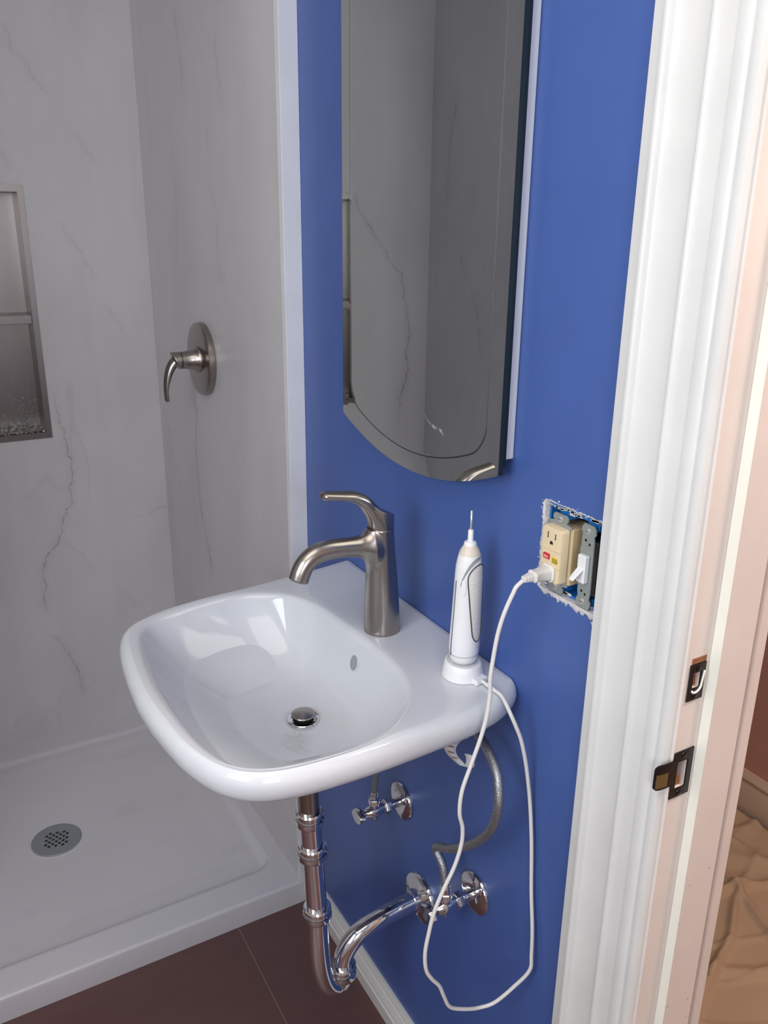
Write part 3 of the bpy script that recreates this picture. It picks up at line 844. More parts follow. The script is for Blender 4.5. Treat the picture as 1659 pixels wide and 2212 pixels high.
def basin():
    root = empty('wash_basin', (0, .01, H), 'white porcelain wall hung basin with a grey stained drain area', 'basin')
    N = 168
    angs = sorted([2*PI*i/N for i in range(N)]+[math.atan2(.283-CC.y, -CC.x) % (2*PI), math.atan2(-.203-CC.y, -CC.x) % (2*PI)])
    N = len(angs)
    outer = polar(OUTER, angs); inner = polar(INNER, angs)
    # smooth the inner outline a little
    for _ in range(3): inner = [(inner[i-1]+inner[i]*2+inner[(i+1) % N])/4 for i in range(N)]
    wall = [p.x > -.0015 for p in outer]
    for _ in range(2): outer = [outer[i] if (wall[i] or wall[i-1] or wall[(i+1) % N]) else (outer[i-1]+outer[i]*2+outer[(i+1) % N])/4 for i in range(N)]
    def inset(P, d):
        out = []
        for i, p in enumerate(P):
            t = (P[(i+1) % N]-P[i-1])
            nrm = Vector((t.y, -t.x)).normalized()      # outward for ccw
            q = p-nrm*d
            if wall[i]: q = Vector((p.x, p.y-(d if p.y > .25 else (-d if p.y < -.18 else 0))))
            out.append(q)
        return out
    def ring(P, z): return [(p.x, p.y, z if not callable(z) else z(p)) for p in P]
    cir = lambda r: [DR+Vector((math.cos(a), math.sin(a)))*r for a in angs]
    # match circle angles to directions from DR
    def circ(r):
        return [DR+((inner[i]-DR).normalized())*r for i in range(N)]
    lerp = lambda A, B, t: [A[i]*(1-t)+B[i]*t for i in range(N)]
    zdeep = .7765
    rings = []
    c0 = circ(.0215)
    # ---- inside, from the drain up
    def bz(s): return zdeep+(H-.0060-zdeep)*(.10*s+.90*s**3.1)
    S = [0, .03, .06, .1, .15, .2, .26, .32, .38, .44, .5, .56, .62, .68, .73, .78, .82, .86, .895, .925, .95, .97, .985, 1.0]
    for s in S:
        P = lerp(c0, inner, s); rings.append(ring(P, bz(s)))
    rings[0] = [(x, y, z-.002) for x, y, z in rings[0]]
    # roll from the bowl wall onto the rim
    def out_in(d, z):
        P = []
        for i in range(N):
            v = (outer[i]-inner[i]); L = v.length; P.append(inner[i]+v.normalized()*min(d, L*.45))
        rings.append(ring(P, z))
    out_in(.0025, H-.0030); out_in(.006, H-.0011); out_in(.010, H-.0003)
    # rim toward the outside
    def zr(drop):
        return lambda p: H-drop
    mid = [inner[i]+(outer[i]-inner[i])*.6 for i in range(N)]
    P = [mid[i] if (inner[i]-outer[i]).length > .05 else (inset(outer, .017)[i] if False else mid[i]) for i in range(N)]
    rings.append(ring(P, H))
    for d, dz in ((.014, .0003), (.0105, .0014), (.007, .0034), (.004, .0066), (.0018, .0105), (.0004, .0150), (0, .020), (.0006, .026), (.0022, .032), (.0052, .0375), (.0100, .0425), (.018, .0465), (.030, .0500)):
        Q = inset(outer, d)
        # the skirt is shallower where it meets the wall
        f = [1-.12*max(0, min(1, (p.x+.10)/.10)) for p in Q]
        rings.append([(Q[i].x, Q[i].y, H-dz*f[i]) for i in range(N)])
    # underside: dish
    base = inset(outer, .030)
    under = circ(.030)
    for t, z in ((.12, .833), (.25, .825), (.38, .813), (.52, .797), (.66, .782), (.80, .768), (.92, .761), (1., .758)):
        P = lerp(base, under, t)
        P = [Vector((min(p.x, -.0006), p.y)) for p in P]
        rings.append(ring(P, z))
    m = MB(); m.loft(rings, True, False, False)
    b = m.build('basin_body', 'porcelain', root, smooth=38)
    md = b.modifiers.new('sub', 'SUBSURF'); md.levels = 1; md.render_levels = 1
    # pop-up drain
    m = MB(); m.lathe((DR.x, DR.y, zdeep-.001), (0, 0, 1), [(.0125, -.012), (.0170, -.004), (.0195, .0010), (.0222, .0022), (.0232, .0014), (.0232, -.001)], 48, cap=False)
    m.build('drain_flange', 'chrome', root, smooth=40)
    m = MB(); m.lathe((DR.x, DR.y, zdeep-.010), (0, 0, 1), [(.0160, 0), (.0160, .001)], 32); m.build('drain_well', 'rubber_black', root)
    m = MB(); m.lathe((DR.x, DR.y, zdeep-.006), (0, 0, 1), [(.009, 0), (.0150, .005), (.0152, .0105), (.0140, .012)], 40); m.build('seal', 'rubber_black', root, smooth=40)
    m = MB(); m.lathe((DR.x, DR.y, zdeep+.0062), (0, 0, 1), [(.0150, -.0005), (.0168, 0), (.0172, .0010), (.0165, .0022), (.010, .0036), (.001, .0040)], 48); m.build('stopper', 'nickel', root, smooth=40)
    # overflow on the rear slope of the bowl
    # find the point on the inside surface at height .850 looking toward the faucet
    i = min(range(N), key=lambda k: abs(((angs[k]+PI) % (2*PI)-PI)-.02))
    s = ((.846-zdeep)/(H-.006-zdeep)/.9)**(1/3.1)
    for _ in range(30):
        if bz(s) < .846: s += .002
        else: s -= .002
    p = lerp(c0, inner, s)[i]; p2 = lerp(c0, inner, s+.01)[i]
    tv = Vector((p2.x-p.x, p2.y-p.y, bz(s+.01)-bz(s))).normalized(); sd = Vector((0, 1, 0)); nv = tv.cross(sd).normalized()
    if nv.x > 0: nv = -nv
    o = Vector((p.x, p.y, bz(s)))
    def ell(a, b_, off, n=28): return [o+nv*off+sd*math.cos(2*PI*k/n)*a+tv*math.sin(2*PI*k/n)*b_ for k in range(n)]
    m = MB(); m.loft([ell(.0125, .0135, .0002), ell(.0115, .0125, .0012), ell(.0105, .0115, .0010), ell(.0098, .0108, .0002)], True, False, False); m.build('overflow_rim', 'porcelain', root, smooth=True)
    m = MB(); m.loft([ell(.0100, .0110, .0006), ell(.0001, .0003, .00055)], True, False, False); m.build('overflow_hole', 'grey_plastic', root, smooth=True)
basin()

# ------------------------------------------------------------------ faucet
def faucet():
    X, Y = -.080, .012
    root = empty('basin_faucet', (X, Y, H), 'brushed nickel single lever faucet on the rear deck of the basin', 'faucet')
    zt = 1.0450
    bz = [0, .004, .02, .05, .085, .115, .140, .16]; br = [.0262, .0262, .0258, .0245, .0225, .0205, .0190, .0181]
    sp = catmull([(-.080, Y, 1.0120), (-.100, Y, 1.0185), (-.120, Y, 1.0225), (-.142, Y, 1.0250), (-.163, Y, 1.0260), (-.183, Y, 1.0230), (-.1965, Y, 1.0145), (-.2045, Y, 1.0030), (-.2095, Y, .9900)], 6)
    e = Vector(sp[-1]); d = (Vector(sp[-1])-Vector(sp[-2])).normalized()
    def f(P):
        hh = P[2]-H; r = np.interp(hh, bz, br); cx = X-.0035*hh/.157
        body = np.hypot(P[0]-cx, P[1]-Y)-r
        spr = lambda t: .0165-.0030*np.clip(t/.4, 0, 1)
        tube = sd_tube(P, sp, spr, spr, Y)
        tube = np.maximum(tube, (P[0]-e.x)*d.x+(P[2]-e.z)*d.z)
        kk = .0015+.022*np.clip((-.086-P[0])/.014, 0, 1)
        q = smin(body, tube, kk)
        return np.maximum(np.maximum(q, P[2]-zt), (H+.0004)-P[2])
    polygonise(f, (-.228, Y-.028, H-.001), (-.052, Y+.028, zt+.001), .0014, 'faucet_body', 'nickel', root)
    m = MB(); m.lathe((X, Y, H-.0005), (0, 0, 1), [(.0258, 0), (.0262, .0005), (.0262, .0045), (.0256, .0050)], 56); m.build('base_ring', 'nickel', root, smooth=40)
    # cut ring and aerator at the tip
    m = MB(); m.lathe(e-d*.004, d, [(.0104, 0), (.0104, .0046), (.0001, .0047)], 28); m.build('aerator', 'grey_plastic', root)
    xc = X-.0035
    m = MB(); m.lathe((xc, Y, zt-.0008), (0, 0, 1), [(.0168, 0), (.0168, .0032)], 48); m.build('neck_ring', 'nickel', root, smooth=40)
    lv = catmull([(-.084, Y, 1.056), (-.0930, Y, 1.0635), (-.1010, Y, 1.0745), (-.1110, Y, 1.0860), (-.1250, Y, 1.0945), (-.142, Y, 1.0990), (-.158, Y, 1.1015), (-.1685, Y, 1.1030)], 6)
    def g(P):
        cap = np.hypot(P[0]-xc, P[1]-Y)-.0184
        top = (P[2]-(1.0700-.42*(P[0]-xc)))/1.08; cap = np.maximum(cap, top)
        lev = sd_tube(P, lv, lambda t: .0125-.0066*np.clip(t*1.3, 0, 1), lambda t: .0165-.0060*np.clip(t, 0, 1), Y)
        return np.maximum(smin(cap, lev, .006), 1.0474-P[2])
    polygonise(g, (-.178, Y-.020, 1.046), (-.060, Y+.020, 1.112), .0010, 'lever_handle', 'nickel', root)
faucet()

# ------------------------------------------------------------------ drain trap
def p_trap():
    x, y = -.2045, .006
    root = empty('drain_trap', (x, y, .30), 'polished chrome trap pipe hanging under the basin and entering the wall', 'drain pipe')
    m = MB(); m.tube([(-.207, .011, .757), (-.2055, .008, .68), (-.204, .005, .600)], .0158, 32); m.build('tailpiece', 'nickel', root, smooth=40)
    def nut(c, r, h, n=40, name='slip_nut', mat='chrome', ax=(0, 0, 1)):
        m = MB(); m.lathe(c, ax, [(.0165, -h*.5), (r*.93, -h*.5), (r, -h*.38), (r, -h*.05), (r*.88, h*.0), (r*.88, h*.12), (r*.96, h*.2), (r*.96, h*.38), (r*.88, h*.5), (.0165, h*.5)], n)
        return m.build(name, mat, root, smooth=30)
    nut((-.204, .005, .612), .0215, .024); nut((-.2025, .001, .553), .0225, .024); nut((-.1985, -.004, .440), .0225, .024)
    m = MB(); m.tube([(-.2038, .004, .600), (-.2026, .001, .553)], .0166, 32); m.build('extension_tube', 'chrome', root, smooth=40)
    m = MB(); m.tube([(-.2025, .001, .553), (-.1985, -.004, .440)], .0158, 32); m.build('long_tube', 'chrome', root, smooth=40)
    cx, r = -.1755, .0235
    pts = catmull([(-.1985, -.004, .440), (-.1985, -.005, .405), (-.1975, -.005, .365), (-.1945, -.004, .330), (-.1880, -.002, .299), (-.1780, .0, .277), (-.1650, .002, .2665), (-.1555, .003, .2735), (-.1520, .004, .292)], 7)
    m = MB(); m.tube(pts, .0170, 32); m.build('return_bend', 'chrome', root, smooth=40)
    nut((cx+r, .004, .292), .0232, .026)
    pts = catmull([(cx+r, .004, .292), (cx+r+.0005, .004, .308), (cx+r+.006, .0045, .3250), (cx+r+.018, .005, .3400), (cx+r+.036, .0055, .3520), (-.08, .006, .3600), (-.05, .006, .3640), (-.025, .006, .3660), (-.002, .006, .3668)], 7)
    m = MB(); m.tube(pts, .0158, 32); m.build('trap_arm', 'chrome', root, smooth=40)
    m = MB(); m.lathe((-.0004, .006, .3668), (-1, 0, 0), [(.0440, 0), (.0440, .0015), (.0420, .0055), (.0340, .0085), (.0240, .0100), (.0195, .0120), (.0185, .0200), (.0163, .0205)], 56); m.build('wall_flange', 'chrome', root, smooth=40)
    m = MB(); m.lathe((-.055, .006, .3640), (-1, 0, 0), [(.0163, -.008), (.0205, -.008), (.0212, -.004), (.0212, .002), (.0190, .0035), (.0198, .006), (.0163, .0065)], 40)
p_trap()

# ------------------------------------------------------------------ stop valves and hoses
def stop_valve(y, z, label, tilt=0.0):
    root = empty('stop_valve', (0, y, z), label, 'valve', 'chrome stop valves under the basin')
    a = (-1, 0, 0)
    m = MB(); m.lathe((-.0004, y, z), a, [(.0335, 0), (.0335, .0012), (.0320, .0040), (.0250, .0068), (.0140, .0082), (.0080, .0085)], 48); m.build('wall_flange', 'chrome', root, smooth=40)
    m = MB(); m.lathe((-.006, y, z), a, [(.0078, 0), (.0078, .014), (.0092, .015), (.0092, .019), (.0078, .020), (.0078, .022)], 28); m.build('supply_stub', 'chrome', root, smooth=35)
    m = MB(); m.lathe((-.027, y, z), a, [(.0085, 0), (.0125, .0005), (.0130, .003), (.0130, .008), (.0108, .0105), (.0085, .0110)], 6); m.build('compression_nut', 'chrome', root, bevel=.0006)
    m = MB(); m.lathe((-.037, y, z), a, [(.0085, 0), (.0092, .004), (.0112, .010), (.0116, .017), (.0112, .024), (.0085, .030), (.0070, .033)], 32)
    m.lathe((-.055, y, z), (0, 0, 1), [(.0080, 0), (.0080, .014), (.0070, .015)], 24)
    m.lathe((-.055, y, z), (0, 0, -1), [(.0080, 0), (.0078, .012), (.0060, .015)], 24); m.build('valve_body', 'chrome', root, smooth=40)
    m = MB(); m.lathe((-.055, y, z+.014), (0, 0, 1), [(.0070, 0), (.0098, .0005), (.0098, .010), (.0080, .0115), (.0060, .012)], 6); m.build('outlet_nut', 'chrome', root, bevel=.0006)
    m = MB(); m.lathe((-.070, y, z), a, [(.0040, 0), (.0040, .010)], 16)
    rings = []
    for h, s in ((.008, .80), (.010, 1.0), (.0165, 1.0), (.0190, .86)):
        rings.append([(-.070-h, y+math.cos(2*PI*k/32+tilt)*.0175*s*(1-.10*(k % 8 < 3)), z+math.sin(2*PI*k/32+tilt)*.0125*s) for k in range(32)])
    m.loft(rings); m.build('oval_knob', 'chrome', root, smooth=40)
    return root
stop_valve(.075, .516, 'chrome stop valve nearer the shower, just under the basin', .5)
stop_valve(-.140, .498, 'chrome stop valve beside the trap flange, lower and nearer the door', .9)
def hose(name, pts, r, label):
    root = empty(name, pts[0], label, 'hose', 'braided supply hoses')
    P = catmull(pts, 10)
    m = MB(); m.tube(P[2:-2], r, 16); m.build('braided_sleeve', 'braid', root, smooth=True)
    for a, b in ((P[0], P[4]), (P[-1], P[-5])):
        m = MB(); d = (Vector(b)-Vector(a)).normalized(); m.lathe(Vector(a), d, [(r*1.05, 0), (r*1.25, .001), (r*1.25, .012), (r*1.02, .014)], 20)
        m.build('ferrule', 'chrome', root, smooth=40)
    return root
hose('supply_hose', [(-.055, .075, .5405), (-.0560, .070, .575), (-.0600, .055, .625), (-.064, .040, .70), (-.064, .032, .758)], .0048, 'short straight braided hose rising from the shower side valve')
h2 = hose('supply_hose', [(-.055, -.140, .5225), (-.056, -.1375, .545), (-.056, -.1300, .566), (-.058, -.1150, .583), (-.0615, -.128, .598), (-.062, -.160, .619), (-.060, -.2060, .662), (-.060, -.2400, .708), (-.060, -.2520, .752), (-.056, -.2430, .786), (-.050, -.2200, .801), (-.044, -.190, .8080), (-.036, -.150, .810), (-.030, -.10, .808)], .0062, 'long looping braided hose from the lower valve to the basin')

def paper_tag():
    root = empty('paper_tag', (-.068, -.168, .808), 'curled white paper tag with brown print hanging on the long hose', 'tag')
    # ribbon that curls round and hangs below the basin edge
    a = Vector((-.082, -.160, .818)); rings = []
    path = catmull([(-.070, -.186, .818), (-.076, -.180, .812), (-.080, -.176, .800), (-.077, -.176, .788), (-.070, -.180, .778), (-.0635, -.186, .771), (-.0600, -.192, .774), (-.0610, -.194, .786), (-.064, -.193, .794)], 5)
    m = MB()
    n = len(path); half = .013
    L_ = []
    for i, p in enumerate(path):
        t = i/(n-1); wdt = half*(1-.45*t); sdv = Vector((-.75, .62, .15)).normalized()
        L_.append((p-sdv*wdt*.4, p+sdv*wdt))
    base = len(m.v)
    for q in L_: m.v += [tuple(q[0]), tuple(q[1])]
    for i in range(n-1): m.face([2*i, 2*i+1, 2*i+3, 2*i+2])
    ob = m.build('tag_sheet', 'paper', root, smooth=True, fix=False)
    md = ob.modifiers.new('solid', 'SOLIDIFY'); md.thickness = .0003
    m = MB()
    for k in range(4):
        i = 5+k*4
        a_, b_ = L_[i]; c_, d_ = L_[i+1]
        off = Vector((-.0004, -.0006, 0))
        q = [a_.lerp(b_, .2)+off, a_.lerp(b_, .75)+off, c_.lerp(d_, .75)+off, c_.lerp(d_, .2)+off]
        base = len(m.v); m.v += [tuple(v) for v in q]; m.face([base, base+1, base+2, base+3])
    m.build('brown_marks', 'brown_print', root, fix=False)
paper_tag()

# ------------------------------------------------------------------ electrical box with outlet and switch
def screw(root, x, y, z, r=.0036, mat='screw'):
    m = MB(); m.lathe((x, y, z), (-1, 0, 0), [(r, 0), (r*.95, .0007), (r*.5, .0014), (.0002, .0016)], 18)
    s = m.build('screw', mat, root, smooth=40)
    m = MB(); m.box(x-.00175, x-.0015, y-r*.75, y+r*.75, z-.0003, z+.0003); m.build('slot', 'slot', s)
    return s
def elec():
    y0, y1, z0, z1 = BX
    root = empty('electrical_box', (.01, (y0+y1)/2, 1.088), 'open blue plastic switch box set in the wall beside the door casing', 'electrical box')
    m = MB(); t = .0022; g = .0015; a0, a1, b0, b1 = y0+g, y1-g, z0+g, z1-g; xf, xb = .006, .080
    m.box(xf, xb, a0, a0+t, b0, b1).box(xf, xb, a1-t, a1, b0, b1).box(xf, xb, a0+t, a1-t, b0, b0+t).box(xf, xb, a0+t, a1-t, b1-t, b1)
    m.box(xb-t, xb, a0+t, a1-t, b0+t, b1-t)
    m.build('box_shell', 'blue_box', root)
    m = MB()        # screw bosses and tabs at top and bottom
    m.box(.0050, .0085, a0+.001, a1-.001, b1-.0060, b1-.0005); m.build('upper_rim', 'blue_box', root, bevel=.0012)
    m = MB(); m.box(.0050, .0075, a0+.001, a1-.001, b0+.0005, b0+.0035)
    m.build('lower_rim', 'blue_box', root, bevel=.0012)
    for yc in (-.2571, -.3031):
        for za, zb in ((b1-.0135, b1-t), (b0+t, b0+.0115)):
            m = MB(); m.box(.0055, .045, yc-.009, yc+.009, za, zb); m.build('screw_boss', 'blue_box', root, bevel=.0012)
    m = MB(); rn = random.Random(3)
    for k in range(46):
        yy = rn.uniform(a0, a1); top = rn.random() < .5; zz = (b1-.0035 if top else b0+.0030)+rn.uniform(-.002, .002); s = rn.uniform(.0008, .0032)
        m.box(.0040, .0050, yy-s*1.6, yy+s*1.6, zz-s*.5, zz+s*.5)
    d = m.build('paint_smears', 'plaster', root); d['kind'] = 'stuff'
    # torn plaster edge around the cut-out
    m = MB(); rn = random.Random(11); per = []
    n = 34
    def edge(p, q, nrm, wid):
        for k in range(n):
            t = k/n; j = wid*(.55+.9*rn.random()); per.append(((p[0]+(q[0]-p[0])*t, p[1]+(q[1]-p[1])*t), nrm, j))
    edge((y1, z0), (y1, z1), (1, .0), .0040); edge((y1, z1), (y0, z1), (0, 1), .0016); edge((y0, z1), (y0, z0), (-1, 0), .003); edge((y0, z0), (y1, z0), (0, -1), .0062)
    r_in = [(-.0003, p[0], p[1]) for p, nn, j in per]; r_o = [(-.0010-.0012*rn.random(), p[0]+nn[0]*j*.6, p[1]+nn[1]*j*.6) for p, nn, j in per]; r_e = [(-.0001, p[0]+nn[0]*j, p[1]+nn[1]*j) for p, nn, j in per]
    r_b = [(.010, p[0]-nn[0]*.0008, p[1]-nn[1]*.0008) for p, nn, j in per]
    m.loft([r_b, r_in, r_o, r_e], True, False, False)
    m.prism([(-.322, 1.0265), (-.3275, 1.0175), (-.3315, 1.0190), (-.3330, 1.0285)], -.0040, -.0008, 'yz')
    e = m.build('torn_plaster_edge', 'plaster', bpy.data.objects['wall_right'], smooth=50)
    m = MB()
    for k in range(26):
        side = rn.choice('lllbbt'); s = rn.uniform(.0004, .0013)
        if side == 'l': yy, zz = y1+rn.uniform(.003, .0070), rn.uniform(z0, z1)
        elif side == 'b': yy, zz = rn.uniform(y0, y1), z0-rn.uniform(.003, .008)
        else: yy, zz = rn.uniform(y0, y1), z1+rn.uniform(.001, .004)
        m.lathe((-.0002, yy, zz), (-1, 0, 0), [(s, 0), (s*.8, s*.5), (s*.2, s*.7)], 6)
    c = m.build('plaster_crumbs', 'pvc', bpy.data.objects['wall_right']); c['kind'] = 'stuff'
    # wires
    m = MB()
    for k, (ya, zb) in enumerate(((-.322, 1.125), (-.326, 1.105), (-.321, 1.06))):
        m.tube(catmull([(.070, ya+.01, zb), (.045, ya, zb-.012), (.030, ya+.003, zb-.03), (.040, ya+.006, zb-.045)], 6), .0016, 8)
    m.build('black_wires', 'black_plastic', root, smooth=True)
elec()

def rounded_rect(cx, cz, w_, h_, r, n=4):
    pts = []
    for sx, sz, a0 in ((1, 1, 0), (-1, 1, PI/2), (-1, -1, PI), (1, -1, 1.5*PI)):
        for k in range(n+1):
            a = a0+PI/2*k/n; pts.append((cx+sx*(w_/2-r)+r*math.cos(a), cz+sz*(h_/2-r)+r*math.sin(a)))
    return pts
GY, SY, ZC = -.2571, -.3031, 1.0853
def outlet():
    root = empty('wall_outlet', (-.001, GY, ZC), 'ivory outlet with red reset button and yellow sticker in the open box', 'outlet')
    def yoke(parent, yc, name='yoke'):
        m = MB()
        o = [(yc-.0110, ZC-.0365), (yc+.0110, ZC-.0365)]
        sh = [(-.0095, -.0530), (.0095, -.0530), (.0125, -.0500), (.0125, -.0455), (.0100, -.0430), (.0190, -.0405), (.0190, -.0350), (.0165, -.0340), (.0165, .0340), (.0190, .0350), (.0190, .0405), (.0100, .0430), (.0125, .0455), (.0125, .0500), (.0095, .0530), (-.0095, .0530), (-.0125, .0500), (-.0125, .0455), (-.0100, .0430), (-.0190, .0405), (-.0190, .0350), (-.0165, .0340), (-.0165, -.0340), (-.0190, -.0350), (-.0190, -.0405), (-.0100, -.0430), (-.0125, -.0455), (-.0125, -.0500)]
        m.prism([(yc+a, ZC+(b*.9 if abs(b) > .04 else b*.97)) for a, b in sh], -.0012, .0004, 'yz'); return m.build(name, 'zinc', parent)
    yoke(root, GY)
    screw(root, -.0013, GY, ZC+.0417); screw(root, -.0013, GY, ZC-.0417)
    m = MB(); m.box(.0006, .034, GY-.0205, GY+.0205, ZC-.0345, ZC+.0345); m.build('rear_shell', 'ivory_dark', root, bevel=.0012)
    m = MB(); m.loft([[(x, a, b) for a, b in rounded_rect(GY, ZC, .0335-i_, .0665-i_, .004)] for x, i_ in ((-.0013, 0), (-.0108, .0006), (-.0120, .0018), (-.0122, .004))])
    m.build('face', 'ivory', root, smooth=40)
    x = -.01225
    m = MB()
    for zc in (ZC+.0200,):
        m.box(x-.0003, x+.001, GY+.0058, GY+.0070, zc-.0005, zc+.0070).box(x-.0003, x+.001, GY-.0068, GY-.0056, zc-.0001, zc+.0070)
        m.prism([(GY-.0025, zc-.0070), (GY+.0025, zc-.0070)]+[(GY+.0025*math.cos(a), zc-.0058+.0028*math.sin(a)) for a in [PI*k/8 for k in range(1, 8)]], x-.0003, x+.001, 'yz')
    m.build('socket_slots', 'slot', root)
    m = MB(); m.box(x-.0010, x+.0010, GY-.0166, GY+.0166, ZC+.0072, ZC+.0080).box(x-.0010, x+.0010, GY-.0166, GY+.0166, ZC-.0130, ZC-.0122); m.build('face_ridge', 'ivory', root, bevel=.0003)
    m = MB(); m.box(x-.0022, x+.001, GY+.0006, GY+.0105, ZC-.0058, ZC+.0006); b = m.build('reset_button', 'red', root, bevel=.0006)
    m = MB()
    for k in range(5): m.box(x-.00235, x-.0021, GY+.0020+k*.0015, GY+.0027+k*.0015, ZC-.0044+.0004*(k % 2), ZC-.0012)
    m.build('reset_lettering', 'ivory', b)
    m = MB(); m.box(x-.0004, x+.001, GY-.0125, GY-.0030, ZC-.0086, ZC-.0010); s = m.build('yellow_sticker', 'yellow', root)
    m = MB(); rn = random.Random(5)
    for r_ in range(4):
        yy = GY-.0036
        while yy > GY-.0118:
            l_ = rn.uniform(.0006, .0014); m.box(x-.00055, x-.0003, yy-l_, yy, ZC-.0030-.0015*r_-.0004, ZC-.0030-.0015*r_+.0003); yy -= l_+.0005
    m.build('sticker_lettering', 'slot', s)
    return root
outlet()
def switch():
    root = empty('light_switch', (-.001, SY, ZC), 'white toggle light switch on a bare steel yoke beside the door casing', 'switch')
    m = MB()
    sh = [(-.0090, -.0530), (.0070, -.0530), (.0105, -.0490), (.0105, -.0440), (.0080, -.0400), (.0095, -.0330), (.0095, -.0240), (.0105, -.0220), (.0105, .0220), (.0095, .0240), (.0095, .0330), (.0085, .0400), (.0110, .0440), (.0105, .0490), (.0070, .0530), (-.0070, .0530), (-.0110, .0490), (-.0115, .0430), (-.0090, .0395), (-.0100, .0330), (-.0105, -.0330), (-.0090, -.0400), (-.0120, -.0440), (-.0115, -.0490)]
    m.prism([(SY+a, ZC+b*.93) for a, b in sh], -.0012, .0004, 'yz'); m.build('yoke', 'zinc', root)
    screw(root, -.0013, SY, ZC+.0417); screw(root, -.0013, SY, ZC-.0417)
    for a, b in ((.0032, .0305), (-.0032, .0270), (.0030, -.0300), (-.0028, -.0325)):
        m = MB(); m.lathe((-.0012, SY+a, ZC+b), (-1, 0, 0), [(.0017, 0), (.0016, .0002), (.0001, .0003)], 12); m.build('yoke_hole', 'slot', root)
    m = MB(); m.box(.0006, .026, SY-.0150, SY+.0105, ZC-.0320, ZC+.0320); m.build('switch_shell', 'black_plastic', root, bevel=.001)
    m = MB(); m.box(-.0085, -.0013, SY-.0062, SY+.0062, ZC-.0180, ZC+.0150); m.build('toggle_collar', 'plastic_white', root, bevel=.0015)
    m = MB(); P = [(-.006, SY, ZC+.001), (-.012, SY, ZC-.0035), (-.0195, SY, ZC-.0095)]
    rings = []
    for (x, y, z), (a, b) in zip(P, ((.0048, .0075), (.0044, .0062), (.0040, .0050))):
        dx, dz = .62, -.78
        rings.append([(x+dx*s2*b*.0-dz*s2*b*.62, y+s1*a, z+dx*s2*b*1.0) for s1, s2 in ((-1, -1), (1, -1), (1, 1), (-1, 1))])
    m.loft(rings); m.build('toggle', 'plastic_white', root, bevel=.0012)
    return root
switch()

